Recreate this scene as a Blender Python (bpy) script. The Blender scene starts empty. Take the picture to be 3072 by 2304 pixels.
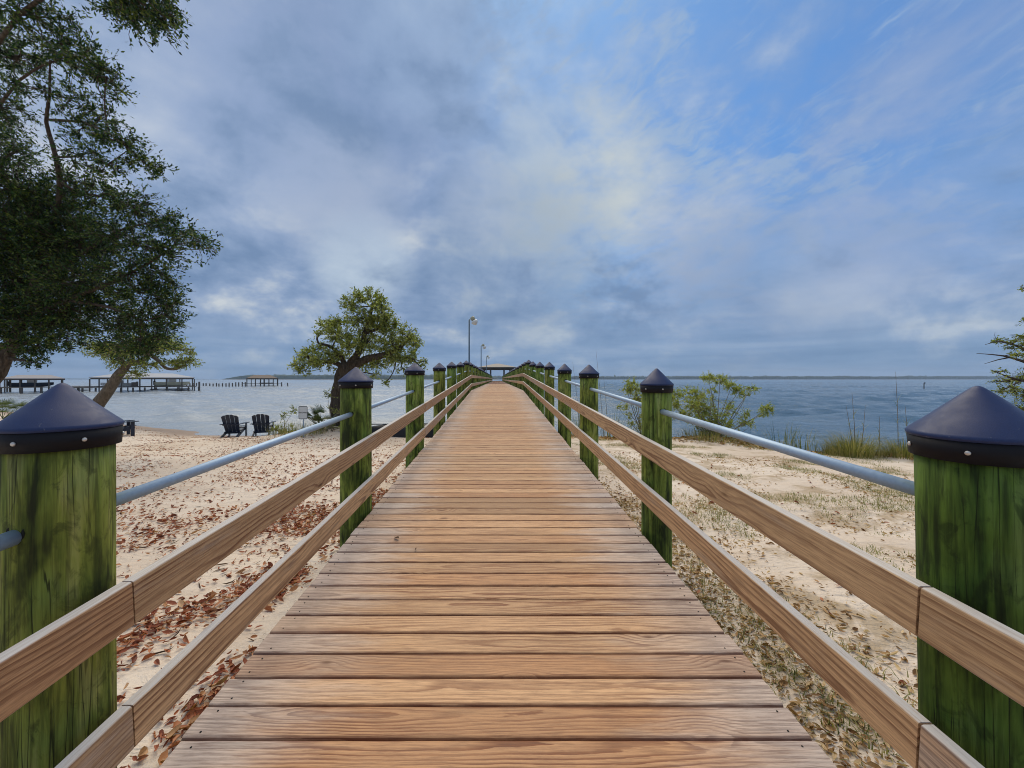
import bpy, math, random
import numpy as np
from mathutils import Vector, Matrix

SC = bpy.context.scene
COL = SC.collection
rad = math.radians

# ------------------------------------------------------------------ camera
CAMZ = 2.45                       # above the water (z = 0)
F, VX, VY = 1140.0, 1492.0, 1137.0   # focal length and axis, in pixels of the 3072 px photograph
cd = bpy.data.cameras.new('camera'); cam = bpy.data.objects.new('camera', cd); COL.objects.link(cam)
cam.location = (0, 0, CAMZ); cam.rotation_euler = (rad(90), 0, 0)
cd.sensor_width = 36; cd.lens = 36 * F / 3072
cd.shift_x = (1536 - VX) / 3072; cd.shift_y = -(1152 - VY) / 3072
cd.clip_start = 0.05; cd.clip_end = 9000
SC.camera = cam

def P(px, py, Y):                 # a sight line of the photograph met at depth Y
    return np.array(((px - VX) / F * Y, Y, CAMZ - (py - VY) / F * Y))
def PD(px, py):
    d = Vector(((px - VX) / F, 1.0, (VY - py) / F)); return d.normalized()
def srgb(r, g, b):
    f = lambda c: (c / 255 / 12.92) if c / 255 <= 0.04045 else ((c / 255 + 0.055) / 1.055) ** 2.4
    return (f(r), f(g), f(b))

# ------------------------------------------------------------------ light and exposure
EXPO = 0.90; EF = 2 ** EXPO
vs = SC.view_settings
vs.view_transform = 'Standard'; vs.look = 'None'; vs.gamma = 1; vs.exposure = EXPO; vs.use_curve_mapping = False
SUN_AZ, SUN_EL = rad(-8), rad(60)
S = Vector((math.sin(SUN_AZ) * math.cos(SUN_EL), math.cos(SUN_AZ) * math.cos(SUN_EL), math.sin(SUN_EL)))
sl = bpy.data.lights.new('sun', 'SUN'); sl.energy = 1.5; sl.angle = rad(60); sl.color = (1.0, 0.87, 0.66)
sun = bpy.data.objects.new('sun', sl); COL.objects.link(sun)
sun.rotation_euler = S.to_track_quat('Z', 'Y').to_euler(); sun.location = S * 60

cy_ = SC.cycles
cy_.max_bounces = 5; cy_.diffuse_bounces = 3; cy_.glossy_bounces = 2; cy_.transmission_bounces = 2; cy_.volume_bounces = 0; cy_.caustics_reflective = False; cy_.caustics_refractive = False
cy_.filter_width = 1.0; cy_.use_denoising = True

# ------------------------------------------------------------------ node helper
class NT:
    def __init__(s, tree): s.t = tree; s.n = tree.nodes; s.l = tree.links
    def new(s, typ, **kw):
        n = s.n.new(typ)
        for k, v in kw.items(): setattr(n, k, v)
        return n
    def put(s, sock, v):
        if v is None: return
        if isinstance(v, bpy.types.NodeSocket): s.l.new(v, sock)
        elif isinstance(v, (tuple, list)) and sock.type == 'RGBA': sock.default_value = (*v[:3], 1)
        else: sock.default_value = v
    def m(s, op, a, b=None, c=None, clamp=False):
        n = s.new('ShaderNodeMath', operation=op, use_clamp=clamp)
        for i, v in enumerate((a, b, c)): s.put(n.inputs[i], v)
        return n.outputs[0]
    def vm(s, op, a, b=None):
        n = s.new('ShaderNodeVectorMath', operation=op); s.put(n.inputs[0], a)
        if b is not None:
            if op == 'SCALE': s.put(n.inputs['Scale'], b)
            else: s.put(n.inputs[1], b)
        return n.outputs['Value'] if op in ('DOT_PRODUCT', 'LENGTH', 'DISTANCE') else n.outputs['Vector']
    def xyz(s, x, y, z):
        n = s.new('ShaderNodeCombineXYZ')
        for i, v in enumerate((x, y, z)): s.put(n.inputs[i], v)
        return n.outputs[0]
    def sep(s, v):
        n = s.new('ShaderNodeSeparateXYZ'); s.put(n.inputs[0], v); return n.outputs
    def noise(s, v, scale, detail=4, rough=0.55, dist=0.0, col=False):
        n = s.new('ShaderNodeTexNoise'); s.put(n.inputs['Vector'], v)
        n.inputs['Scale'].default_value = scale; n.inputs['Detail'].default_value = detail
        n.inputs['Roughness'].default_value = rough; n.inputs['Distortion'].default_value = dist
        return n.outputs['Color'] if col else n.outputs['Fac']
    def mix(s, f, a, b, mode='MIX'):
        n = s.new('ShaderNodeMix', data_type='RGBA', blend_type=mode, clamp_factor=True)
        s.put(n.inputs[0], f); s.put(n.inputs[6], a); s.put(n.inputs[7], b); return n.outputs[2]
    def mr(s, v, a, b, c=0.0, d=1.0, smooth=True):
        n = s.new('ShaderNodeMapRange', interpolation_type='SMOOTHSTEP' if smooth else 'LINEAR')
        for i, x in enumerate((v, a, b, c, d)): s.put(n.inputs[i], x)
        return n.outputs[0]
    def ramp(s, f, stops):
        n = s.new('ShaderNodeValToRGB'); e = n.color_ramp.elements
        while len(e) < len(stops): e.new(0.5)
        for i, (p, c) in enumerate(stops): e[i].position = p; e[i].color = (*c, 1)
        s.put(n.inputs[0], f); return n.outputs[0]
    def bump(s, h, strength, dist):
        n = s.new('ShaderNodeBump'); n.inputs['Strength'].default_value = strength; n.inputs['Distance'].default_value = dist
        s.put(n.inputs['Height'], h); return n.outputs[0]

# ------------------------------------------------------------------ sky: a broken layer of cloud over a clear sky
W = bpy.data.worlds.new('World'); SC.world = W; W.use_nodes = True
W.cycles.sampling_method = 'NONE'
w = NT(W.node_tree); w.n.clear()
out = w.new('ShaderNodeOutputWorld'); bg = w.new('ShaderNodeBackground'); w.l.new(bg.outputs[0], out.inputs[0])
SKYS = 0.1; bg.inputs[1].default_value = SKYS
sky = w.new('ShaderNodeTexSky', sky_type='NISHITA'); sky.sun_disc = False
sky.sun_elevation = SUN_EL; sky.sun_rotation = SUN_AZ; sky.air_density = 1.0; sky.dust_density = 1.0; sky.ozone_density = 1.5
def cl(r, g, b, k=1.0): return tuple(c * k / EF / SKYS for c in srgb(r, g, b))
D = w.new('ShaderNodeTexCoord').outputs['Generated']
dx, dy, dz = w.sep(D)
zc = w.m('ADD', w.m('MAXIMUM', dz, 0.0), 0.16)
q = w.xyz(w.m('DIVIDE', dx, zc), w.m('DIVIDE', dy, zc), 0.0)
qw = w.vm('ADD', q, w.vm('SCALE', w.vm('SUBTRACT', w.noise(q, 0.8, 2, 0.5, col=True), (0.5, 0.5, 0.5)), 1.1))
A = w.noise(qw, 0.75, 5, 0.56)
A2 = w.noise(w.vm('ADD', D, (3.1, 1.7, 0.4)), 3.2, 5, 0.55, 0.6)
wv = w.vm('SCALE', w.noise(D, 3.0, 1, 0.5, col=True), 0.12)
D2 = w.xyz(dx, dy, w.m('MULTIPLY', dz, 1.7))
A3 = w.noise(w.vm('ADD', D2, wv), 6.5, 6, 0.58, 0.1)
A4 = w.noise(w.vm('ADD', w.vm('ADD', D2, (-0.010, 0.0, 0.075)), wv), 6.5, 5, 0.58, 0.1)
puff = w.m('MULTIPLY', w.m('SUBTRACT', A3, A4), w.mr(dz, 0.10, 0.60, 0.34, 0.08))
mass = w.m('ADD', puff, w.m('ADD', w.m('ADD', w.m('MULTIPLY', A, 0.42), w.m('MULTIPLY', A2, 0.32)), w.m('MULTIPLY', A3, 0.26)))
cloud = w.ramp(mass, [(0.39, cl(116, 142, 178)), (0.455, cl(131, 155, 189)), (0.51, cl(146, 167, 198)), (0.56, cl(170, 185, 206)), (0.63, cl(204, 211, 217))])
# clear sky seen between the thinner clouds: rippled streaks
dxr = w.xyz(w.m('ADD', w.m('MULTIPLY', w.sep(qw)[0], 0.85), w.m('MULTIPLY', w.sep(qw)[1], 0.5)), w.m('SUBTRACT', w.m('MULTIPLY', w.sep(qw)[1], 2.6), w.m('MULTIPLY', w.sep(qw)[0], 1.5)), 0.0)
st = w.noise(dxr, 1.1, 5, 0.62, 0.2)
rip_v = w.vm('ADD', D, w.vm('SCALE', w.vm('SUBTRACT', w.noise(D, 9.0, 2, 0.6, col=True), (0.5, 0.5, 0.5)), 0.07))
rx_, ry_, rz_ = w.sep(rip_v)
fine = w.noise(w.xyz(w.m('ADD', w.m('MULTIPLY', rx_, 11.0), w.m('MULTIPLY', rz_, 6.0)), 0.0, w.m('ADD', w.m('MULTIPLY', rz_, 30.0), w.m('MULTIPLY', rx_, -13.0))), 1.0, 5, 0.66, 0.15)
clear = w.mix(w.mr(st, 0.44, 0.74, 0.04, 0.50), w.mix(1.0, sky.outputs[0], (0.31, 0.55, 0.76), 'MULTIPLY'), cl(124, 162, 210))
clear = w.mix(w.mr(w.m('MULTIPLY', fine, st), 0.20, 0.34, 0.0, 0.8), clear, cl(162, 187, 216))
blue_dir = w.m('ADD', w.vm('DOT_PRODUCT', D, tuple(PD(2450, 330))), w.m('MULTIPLY', w.m('SUBTRACT', A2, 0.5), 0.35))
open_sky = w.mr(w.m('ADD', blue_dir, w.m('MULTIPLY', w.m('SUBTRACT', A3, 0.5), 0.25)), 0.72, 0.99)
skyc = w.mix(w.m('MULTIPLY', w.m('MULTIPLY', open_sky, w.mr(w.m('ADD', dz, w.m('MULTIPLY', w.m('SUBTRACT', A3, 0.5), 0.5)), 0.10, 0.42, 0.12, 1.0)), w.mr(mass, 0.42, 0.60, 0.95, 0.40)), cloud, clear)
soft = w.m('ADD', w.m('MULTIPLY', A2, 0.5), w.m('MULTIPLY', A3, 0.5))
for px, py, a, amt, c in ((1720, 590, 0.972, 0.95, (198, 206, 208)), (2080, 735, 0.984, 0.75, (176, 188, 208)), (1560, 800, 0.955, 0.55, (126, 150, 178)),
                          (1020, 580, 0.985, 0.8, (182, 194, 212)), (1090, 790, 0.990, 0.85, (188, 204, 220)), (2200, 930, 0.97, 0.55, (122, 146, 184)), (1450, 600, 0.992, 0.6, (170, 184, 206)),
                          (640, 330, 0.965, 0.55, (170, 188, 218)), (2520, 830, 0.986, 0.7, (172, 186, 208)), (1000, 300, 0.93, 0.45, (124, 148, 192)), (2900, 420, 0.95, 0.6, (128, 156, 204)), (1610, 410, 0.995, 0.7, (172, 190, 212)), (1250, 120, 0.985, 0.5, (158, 182, 214))):
    lobe = w.m('MULTIPLY', w.mr(w.vm('DOT_PRODUCT', D, tuple(PD(px, py))), a, 1.0), w.mr(soft, 0.36, 0.60, 0.15, 1.0))
    skyc = w.mix(w.m('MULTIPLY', lobe, amt), skyc, cl(*c))
hz = w.mr(w.m('ADD', dz, w.m('MULTIPLY', w.m('SUBTRACT', A2, 0.5), 0.10)), 0.0, 0.20, 0.85, 0.0)
bands = w.noise(w.xyz(w.m('MULTIPLY', dx, 1.2), 0.0, w.m('MULTIPLY', dz, 16.0)), 2.2, 4, 0.55, 0.5)
skyc = w.mix(w.m('MULTIPLY', hz, w.mr(puff, -0.03, 0.03, 1.0, 0.72)), skyc, w.ramp(bands, [(0.36, cl(116, 147, 184)), (0.52, cl(131, 160, 195)), (0.66, cl(152, 175, 204))]))
w.l.new(skyc, bg.inputs[0])

# ------------------------------------------------------------------ mesh helpers
def raw(name, V, Fc, smooth=False):
    me = bpy.data.meshes.new(name); me.from_pydata([tuple(map(float, v)) for v in V], [], Fc)
    if smooth: me.polygons.foreach_set('use_smooth', [True] * len(me.polygons))
    me.update(); return me
def quads_np(name, V, Q, smooth=False):       # V (n,3), Q (m,4) numpy
    me = bpy.data.meshes.new(name)
    me.vertices.add(len(V)); me.vertices.foreach_set('co', np.asarray(V, np.float32).ravel())
    k = Q.shape[1]
    me.loops.add(Q.size); me.loops.foreach_set('vertex_index', Q.astype(np.int32).ravel())
    me.polygons.add(len(Q)); me.polygons.foreach_set('loop_start', np.arange(0, Q.size, k, dtype=np.int32))
    me.polygons.foreach_set('loop_total', np.full(len(Q), k, np.int32))
    if smooth: me.polygons.foreach_set('use_smooth', np.ones(len(Q), bool))
    me.update(calc_edges=True); me.validate(); return me
def obj(name, me, mat=None, parent=None, loc=(0, 0, 0), rot=None, **props):
    o = bpy.data.objects.new(name, me); COL.objects.link(o)
    if mat is not None and me is not None and not me.materials: me.materials.append(mat)
    o.location = [float(c) for c in loc]
    if rot is not None: o.rotation_euler = rot
    if parent is not None: o.parent = parent
    for k, v in props.items(): o[k] = v
    return o
def thing(name, label, category, loc=(0, 0, 0), rotz=0.0, group=None):
    o = obj(name, None, loc=loc, label=label, category=category); o.rotation_euler = (0, 0, rotz)
    if group: o['group'] = group
    return o
class MB:                                     # collects shapes into one mesh
    def __init__(s): s.v = []; s.f = []
    def add(s, V, Fc):
        k = len(s.v); s.v += [tuple(map(float, v)) for v in V]; s.f += [[i + k for i in f] for f in Fc]; return s
    def box(s, c, size, R=None):
        h = [x / 2 for x in size]
        V = [Vector((a * h[0], b * h[1], d * h[2])) for d in (-1, 1) for b in (-1, 1) for a in (-1, 1)]
        if R is not None: V = [R @ v for v in V]
        V = [v + Vector(c) for v in V]
        return s.add(V, [[0, 2, 3, 1], [4, 5, 7, 6], [0, 1, 5, 4], [2, 6, 7, 3], [0, 4, 6, 2], [1, 3, 7, 5]])
    def bar(s, a, b, wd, th, up=(0, 0, 1)):   # a plank from a to b, wd across, th thick
        a, b = Vector(a), Vector(b); d = (b - a); L = d.length; d.normalize()
        x = d.cross(Vector(up)).normalized(); n = x.cross(d)
        R = Matrix((x, d, n)).transposed(); return s.box((a + b) / 2, (wd, L, th), R)
    def tube(s, pts, rs, k=6, cap=True):
        pts = [Vector(p) for p in pts]; n = len(pts); V = []; prev = None
        for i, p in enumerate(pts):
            d = (pts[min(i + 1, n - 1)] - pts[max(i - 1, 0)]).normalized()
            x = prev if prev is not None else (Vector((1, 0, 0)) if abs(d.x) < 0.8 else Vector((0, 1, 0)))
            x = (x - d * x.dot(d)).normalized(); y = d.cross(x); prev = x
            r = rs[i] if hasattr(rs, '__len__') else rs
            for j in range(k):
                a = 2 * math.pi * j / k; V.append(p + x * (r * math.cos(a)) + y * (r * math.sin(a)))
        Fc = [[i * k + j, i * k + (j + 1) % k, (i + 1) * k + (j + 1) % k, (i + 1) * k + j] for i in range(n - 1) for j in range(k)]
        if cap: Fc += [list(range(k))[::-1], [(n - 1) * k + j for j in range(k)]]
        return s.add(V, Fc)
    def lathe(s, prof, k=16, c=(0, 0, 0), jig=None):
        V = []; n = len(prof)
        for i, (r, z) in enumerate(prof):
            for j in range(k):
                a = 2 * math.pi * j / k; rr = r * (jig(i, j) if jig else 1)
                V.append((c[0] + rr * math.cos(a), c[1] + rr * math.sin(a), c[2] + z))
        Fc = [[i * k + j, i * k + (j + 1) % k, (i + 1) * k + (j + 1) % k, (i + 1) * k + j] for i in range(n - 1) for j in range(k)]
        Fc += [list(range(k))[::-1], [(n - 1) * k + j for j in range(k)]]
        return s.add(V, Fc)
    def prism(s, poly, z0, z1):               # poly in xy, extruded along z
        n = len(poly); V = [(x, y, z0) for x, y in poly] + [(x, y, z1) for x, y in poly]
        return s.add(V, [list(range(n))[::-1], list(range(n, 2 * n))] + [[i, (i + 1) % n, n + (i + 1) % n, n + i] for i in range(n)])
    def mesh(s, name, smooth=False): return raw(name, s.v, s.f, smooth)
    def part(s, name, mat, parent=None, off=(0, 0, 0), smooth=False, loc=(0, 0, 0), **kw):
        if any(off): s.v = [(v[0] - off[0], v[1] - off[1], v[2] - off[2]) for v in s.v]
        return obj(name, s.mesh(name, smooth), mat, parent, loc, **kw)

# ------------------------------------------------------------------ materials
def material(name):
    m = bpy.data.materials.new(name); m.use_nodes = True; t = NT(m.node_tree)
    b = t.n['Principled BSDF']; return m, t, b
def setb(t, b, **kw):
    names = dict(col='Base Color', rough='Roughness', metal='Metallic', normal='Normal', spec='Specular IOR Level', ior='IOR')
    for k, v in kw.items(): t.put(b.inputs[names.get(k, k)], v)
def plain(name, c, rough=0.6, var=0.25, scale=8.0, metal=0.0, spec=0.4):
    m, t, b = material(name)
    o = t.new('ShaderNodeTexCoord').outputs['Object']
    n = t.noise(o, scale, 5, 0.6)
    setb(t, b, col=t.mix(n, tuple(x * (1 - var) for x in c), tuple(min(1, x * (1 + var)) for x in c)),
         rough=t.mr(n, 0.2, 0.8, rough - 0.08, rough + 0.08), metal=metal, spec=spec)
    return m

def wood_material(name, light, dark, grey, end_at=None, pith=0.05, pitch=0.0105, edge=None, yoff=0.0, stain=None):
    m, t, b = material(name)
    o = t.new('ShaderNodeTexCoord').outputs['Object']; r = t.new('ShaderNodeObjectInfo').outputs['Random']
    x, y, z = t.sep(o)
    off = t.m('MULTIPLY', r, 61.0); r2 = t.m('FRACT', t.m('MULTIPLY', r, 17.31)); r3 = t.m('FRACT', t.m('MULTIPLY', r, 41.77))
    xo = t.m('ADD', x, off)
    n1 = t.noise(t.xyz(t.m('MULTIPLY', xo, 0.9), t.m('MULTIPLY', y, 1.5), t.m('ADD', z, off)), 1.0, 3, 0.5)
    n2 = t.noise(t.xyz(t.m('MULTIPLY', xo, 0.8), 7.7, t.m('MULTIPLY', off, 0.37)), 1.0, 2, 0.5)
    nw = t.noise(t.xyz(t.m('MULTIPLY', xo, 3.5), t.m('MULTIPLY', y, 34.0), t.m('MULTIPLY', z, 34.0)), 1.0, 4, 0.65)
    # knots
    vo = t.new('ShaderNodeTexVoronoi', feature='F1'); vo.inputs['Scale'].default_value = 1.0; vo.inputs['Randomness'].default_value = 1.0
    t.put(vo.inputs['Vector'], t.xyz(t.m('MULTIPLY', xo, 2.1), t.m('ADD', t.m('MULTIPLY', y, 6.0), off), t.m('ADD', t.m('MULTIPLY', z, 4.0), off)))
    kd = vo.outputs['Distance']; has = t.m('GREATER_THAN', t.sep(vo.outputs['Color'])[0], 0.56)
    kn = t.m('MULTIPLY', t.mr(kd, 0.0, 0.42, 1.0, 0.0), has)
    yy = t.m('ADD', t.m('ADD', y, t.m('ADD', t.m('MULTIPLY', t.m('SUBTRACT', r2, 0.5), 0.16), yoff)), t.m('MULTIPLY', t.m('SUBTRACT', n1, 0.5), 0.07))
    zz = t.m('ADD', t.m('ADD', z, pith), t.m('MULTIPLY', t.m('SUBTRACT', n2, 0.5), 0.12))
    rr = t.m('SQRT', t.m('ADD', t.m('MULTIPLY', yy, yy), t.m('MULTIPLY', zz, zz)))
    rr = t.m('ADD', rr, t.m('ADD', t.m('MULTIPLY', nw, 0.013), t.m('MULTIPLY', kn, 0.03)))
    ring = t.m('FRACT', t.m('DIVIDE', rr, t.m('ADD', pitch, t.m('MULTIPLY', r3, pitch * 0.6))))
    late = t.m('MULTIPLY', t.mr(ring, 0.35, 0.86), t.mr(ring, 0.92, 1.0, 1.0, 0.0))
    late = t.m('MULTIPLY', late, t.mr(t.noise(t.xyz(t.m('MULTIPLY', xo, 1.2), t.m('MULTIPLY', y, 9.0), off), 1.0, 3, 0.5), 0.3, 0.62, 0.25, 1.0))
    fib = t.noise(t.xyz(t.m('MULTIPLY', xo, 7.0), t.m('MULTIPLY', y, 170.0), t.m('MULTIPLY', z, 170.0)), 1.0, 5, 0.75)
    tone = t.mix(t.mr(r3, 0, 1, 0.0, 1.0, False), tuple(c * 0.68 for c in light), tuple(min(1, c * 1.20) for c in light))
    tone = t.mix(t.mr(t.m('FRACT', t.m('MULTIPLY', r, 29.7)), 0.55, 1.0, 0.0, 0.55), tone, tuple(x * k_ for x, k_ in zip(light, (0.98, 1.06, 1.10))))
    tone = t.mix(t.mr(t.m('FRACT', t.m('MULTIPLY', r, 53.1)), 0.6, 1.0, 0.0, 0.6), tone, tuple(x * k_ for x, k_ in zip(light, (0.88, 0.72, 0.62))))
    c = t.mix(t.m('MULTIPLY', late, t.mr(t.m('FRACT', t.m('MULTIPLY', r, 7.13)), 0, 1, 0.38, 0.95, False)), tone, dark)
    big = t.noise(t.xyz(t.m('MULTIPLY', xo, 1.1), t.m('MULTIPLY', y, 7.0), off), 1.6, 4, 0.6)
    c = t.mix(t.mr(big, 0.50, 0.74, 0.0, 0.45), c, tuple(x * 0.55 for x in light))
    if end_at:                                # bleached grey board ends
        g = t.m('MULTIPLY', t.mr(t.m('ADD', t.m('ABSOLUTE', x), t.m('MULTIPLY', t.m('SUBTRACT', big, 0.5), 0.9)), end_at - 0.45, end_at + 0.2), t.mr(r2, 0.0, 1.0, 0.25, 0.85, False))
    else:
        g = t.mr(t.m('ADD', big, t.m('MULTIPLY', t.m('SUBTRACT', r2, 0.5), 0.3)), 0.45, 0.72, 0.05, 0.6)
    c = t.mix(g, c, t.mix(t.m('MULTIPLY', late, 0.6), grey, tuple(x * 0.45 for x in grey)))
    c = t.mix(t.mr(fib, 0.30, 0.62, 0.60, 0.0), c, tuple(x * 0.6 for x in dark))
    if stain:                                 # reddish weathered strip along the long edges
        sn = t.noise(t.xyz(t.m('MULTIPLY', xo, 2.6), t.m('MULTIPLY', y, 14.0), off), 1.0, 5, 0.65)
        se = t.mr(t.m('ADD', t.m('ABSOLUTE', y), t.m('MULTIPLY', t.m('SUBTRACT', sn, 0.5), 0.05)), stain - 0.012, stain + 0.006)
        c = t.mix(t.m('MULTIPLY', se, 0.72), c, (0.150, 0.048, 0.022))
    core = t.m('MULTIPLY', t.mr(kd, 0.03, 0.11, 1.0, 0.0), has)
    c = t.mix(t.m('MULTIPLY', core, 0.8), c, tuple(x * 0.5 for x in dark))
    if edge: c = t.mix(t.m('MULTIPLY', t.mr(t.m('ADD', t.m('ABSOLUTE', y), t.m('MULTIPLY', t.m('SUBTRACT', nw, 0.5), 0.006)), edge - 0.004, edge + 0.001), t.mr(fib, 0.3, 0.6, 0.55, 0.95)), c, (0.56, 0.54, 0.52))
    h = t.m('SUBTRACT', t.m('MULTIPLY', fib, 0.5), t.m('MULTIPLY', late, 0.5))
    setb(t, b, col=c, rough=t.mr(fib, 0.2, 0.8, 0.55, 0.8), normal=t.bump(h, 0.35, 0.002), spec=0.35)
    return m
M = {}
M['deck'] = wood_material('weathered_deck_wood', (0.61, 0.372, 0.200), (0.185, 0.062, 0.026), (0.70, 0.61, 0.54), end_at=0.95, stain=0.068)
M['rail'] = wood_material('rail_wood', (0.63, 0.405, 0.210), (0.180, 0.072, 0.030), (0.58, 0.50, 0.43), pith=0.03, pitch=0.016, edge=0.0735, yoff=0.11)

def post_material():
    m, t, b = material('green_treated_pile')
    o = t.new('ShaderNodeTexCoord').outputs['Object']; r = t.new('ShaderNodeObjectInfo').outputs['Random']
    off = t.m('MULTIPLY', r, 83.0); x, y, z = t.sep(o)
    v = lambda a, zz: t.xyz(t.m('ADD', t.m('MULTIPLY', x, a), off), t.m('MULTIPLY', y, a), t.m('MULTIPLY', z, zz))
    n = t.noise(v(14, 1.5), 1.0, 5, 0.6, 0.4); big = t.noise(v(4.5, 2.2), 1.0, 4, 0.6, 0.6); f = t.noise(v(70, 3.0), 1.0, 4, 0.65)
    chk = t.noise(v(30, 0.7), 1.0, 2, 0.4, 0.3)
    c = t.ramp(t.m('ADD', t.m('MULTIPLY', n, 0.6), t.m('MULTIPLY', big, 0.4)), [(0.38, (0.024, 0.036, 0.008)), (0.45, (0.120, 0.165, 0.024)), (0.53, (0.270, 0.335, 0.055)), (0.64, (0.470, 0.490, 0.160))])
    c = t.mix(t.mr(big, 0.48, 0.70, 0.0, 0.5), c, (0.090, 0.220, 0.055))
    blot = t.noise(v(16, 9.0), 1.0, 5, 0.65, 0.8); c = t.mix(t.mr(blot, 0.50, 0.64, 0.0, 0.60), c, (0.040, 0.055, 0.012))
    dash = t.noise(v(38, 4.0), 1.0, 3, 0.55, 0.5); c = t.mix(t.mr(dash, 0.52, 0.68, 0.0, 0.65), c, (0.030, 0.034, 0.010))
    c = t.mix(t.mr(f, 0.28, 0.6, 0.55, 0.0), c, (0.012, 0.016, 0.006))
    crack = t.mr(t.m('ABSOLUTE', t.m('SUBTRACT', chk, 0.5)), 0.003, 0.012, 1.0, 0.0)
    crack = t.m('MULTIPLY', crack, t.mr(big, 0.45, 0.6))
    c = t.mix(t.m('MULTIPLY', crack, 0.8), c, (0.006, 0.008, 0.003))
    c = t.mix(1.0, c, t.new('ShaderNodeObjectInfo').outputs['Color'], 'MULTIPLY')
    h = t.m('SUBTRACT', t.m('MULTIPLY', f, 0.5), crack)
    setb(t, b, col=c, rough=0.78, spec=0.25, normal=t.bump(h, 0.6, 0.006)); return m
M['post'] = post_material()
def cap_material():
    m, t, b = material('blue_black_cap_coat'); o = t.new('ShaderNodeTexCoord').outputs['Object']; r = t.new('ShaderNodeObjectInfo').outputs['Random']
    sp = t.noise(o, 420, 2, 0.7); bl = t.noise(t.vm('ADD', o, t.xyz(t.m('MULTIPLY', r, 50.0), 0.0, 0.0)), 9, 5, 0.65, 0.5); sc = t.noise(t.vm('ADD', o, t.xyz(0.0, t.m('MULTIPLY', r, 50.0), 0.0)), 38, 4, 0.7)
    c = t.mix(sp, (0.004, 0.011, 0.050), (0.018, 0.040, 0.140)); c = t.mix(t.mr(bl, 0.5, 0.72, 0.0, 0.25), c, (0.050, 0.070, 0.130)); c = t.mix(t.mr(sc, 0.66, 0.72, 0.0, 0.5), c, (0.20, 0.21, 0.23))
    setb(t, b, col=c, rough=t.mr(bl, 0.3, 0.7, 0.38, 0.62), spec=0.4, normal=t.bump(sp, 0.25, 0.0012)); return m
M['cap'] = cap_material()
M['band'] = plain('shaded_cap_band', (0.006, 0.006, 0.009), 0.6, 0.3, 60, spec=0.25)  # cap skirt: its shade is painted in as a near-black colour
M['screw'] = plain('screw_steel', (0.62, 0.60, 0.56), 0.35, 0.2, 300, metal=0.5)
M['hole'] = plain('bored_hole_dark', (0.012, 0.012, 0.008), 0.9, 0.2)
M['pipe'] = plain('galvanised_steel', (0.36, 0.47, 0.60), 0.50, 0.22, 55, metal=0.35)
M['joist'] = plain('old_joist_timber', (0.16, 0.12, 0.08), 0.85, 0.4, 12)
M['navy'] = plain('dark_navy_paint', (0.007, 0.018, 0.045), 0.40, 0.3, 20, spec=0.4)
M['pier_wood'] = plain('old_grey_pier_timber', (0.10, 0.085, 0.075), 0.85, 0.45, 3)
M['white_roof'] = plain('pale_metal_roof', (0.35, 0.36, 0.38), 0.5, 0.08, 2)
M['grey_roof'] = plain('grey_shingle_roof', (0.30, 0.28, 0.28), 0.8, 0.25, 3)
M['brown_roof'] = plain('brown_shingle_roof', (0.17, 0.13, 0.10), 0.85, 0.3, 3)
M['tan_roof'] = plain('tan_shingle_roof', (0.34, 0.30, 0.25), 0.8, 0.2, 3)
M['cream'] = plain('cream_gelcoat', (0.62, 0.60, 0.46), 0.3, 0.08, 2)
M['white'] = plain('white_paint', (0.74, 0.75, 0.76), 0.4, 0.06, 3)
M['black'] = plain('black_plastic', (0.010, 0.010, 0.012), 0.5, 0.3, 9)
M['glass'] = plain('dark_tinted_glass', (0.02, 0.03, 0.04), 0.1, 0.2)
M['lamp_pole'] = plain('blue_grey_lamp_pole', (0.10, 0.15, 0.20), 0.5, 0.15, 6, metal=0.3)
M['lamp_house'] = plain('aged_lamp_housing', (0.36, 0.36, 0.26), 0.5, 0.25, 12)
M['lens'] = plain('cloudy_lamp_refractor', (0.70, 0.72, 0.70), 0.25, 0.08, 20, spec=0.7)
M['sign'] = plain('white_sign_enamel', (0.66, 0.70, 0.72), 0.4, 0.06, 12)
M['ink'] = plain('dark_sign_ink', (0.02, 0.03, 0.04), 0.5, 0.1)
def bark(name, a, b_):
    m, t, b = material(name); o = t.new('ShaderNodeTexCoord').outputs['Object']; x, y, z = t.sep(o)
    n = t.noise(t.xyz(t.m('MULTIPLY', x, 14), t.m('MULTIPLY', y, 14), t.m('MULTIPLY', z, 5)), 1.0, 6, 0.65, 0.8)
    setb(t, b, col=t.ramp(n, [(0.3, a), (0.7, b_)]), rough=0.9, spec=0.2, normal=t.bump(n, 0.8, 0.03)); return m
M['bark'] = bark('oak_bark', (0.025, 0.019, 0.014), (0.12, 0.095, 0.07))
M['bark_pale'] = bark('lichened_bark', (0.07, 0.055, 0.04), (0.22, 0.18, 0.13))
M['stem'] = bark('pale_shrub_stem', (0.13, 0.10, 0.07), (0.30, 0.25, 0.18))
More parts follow.
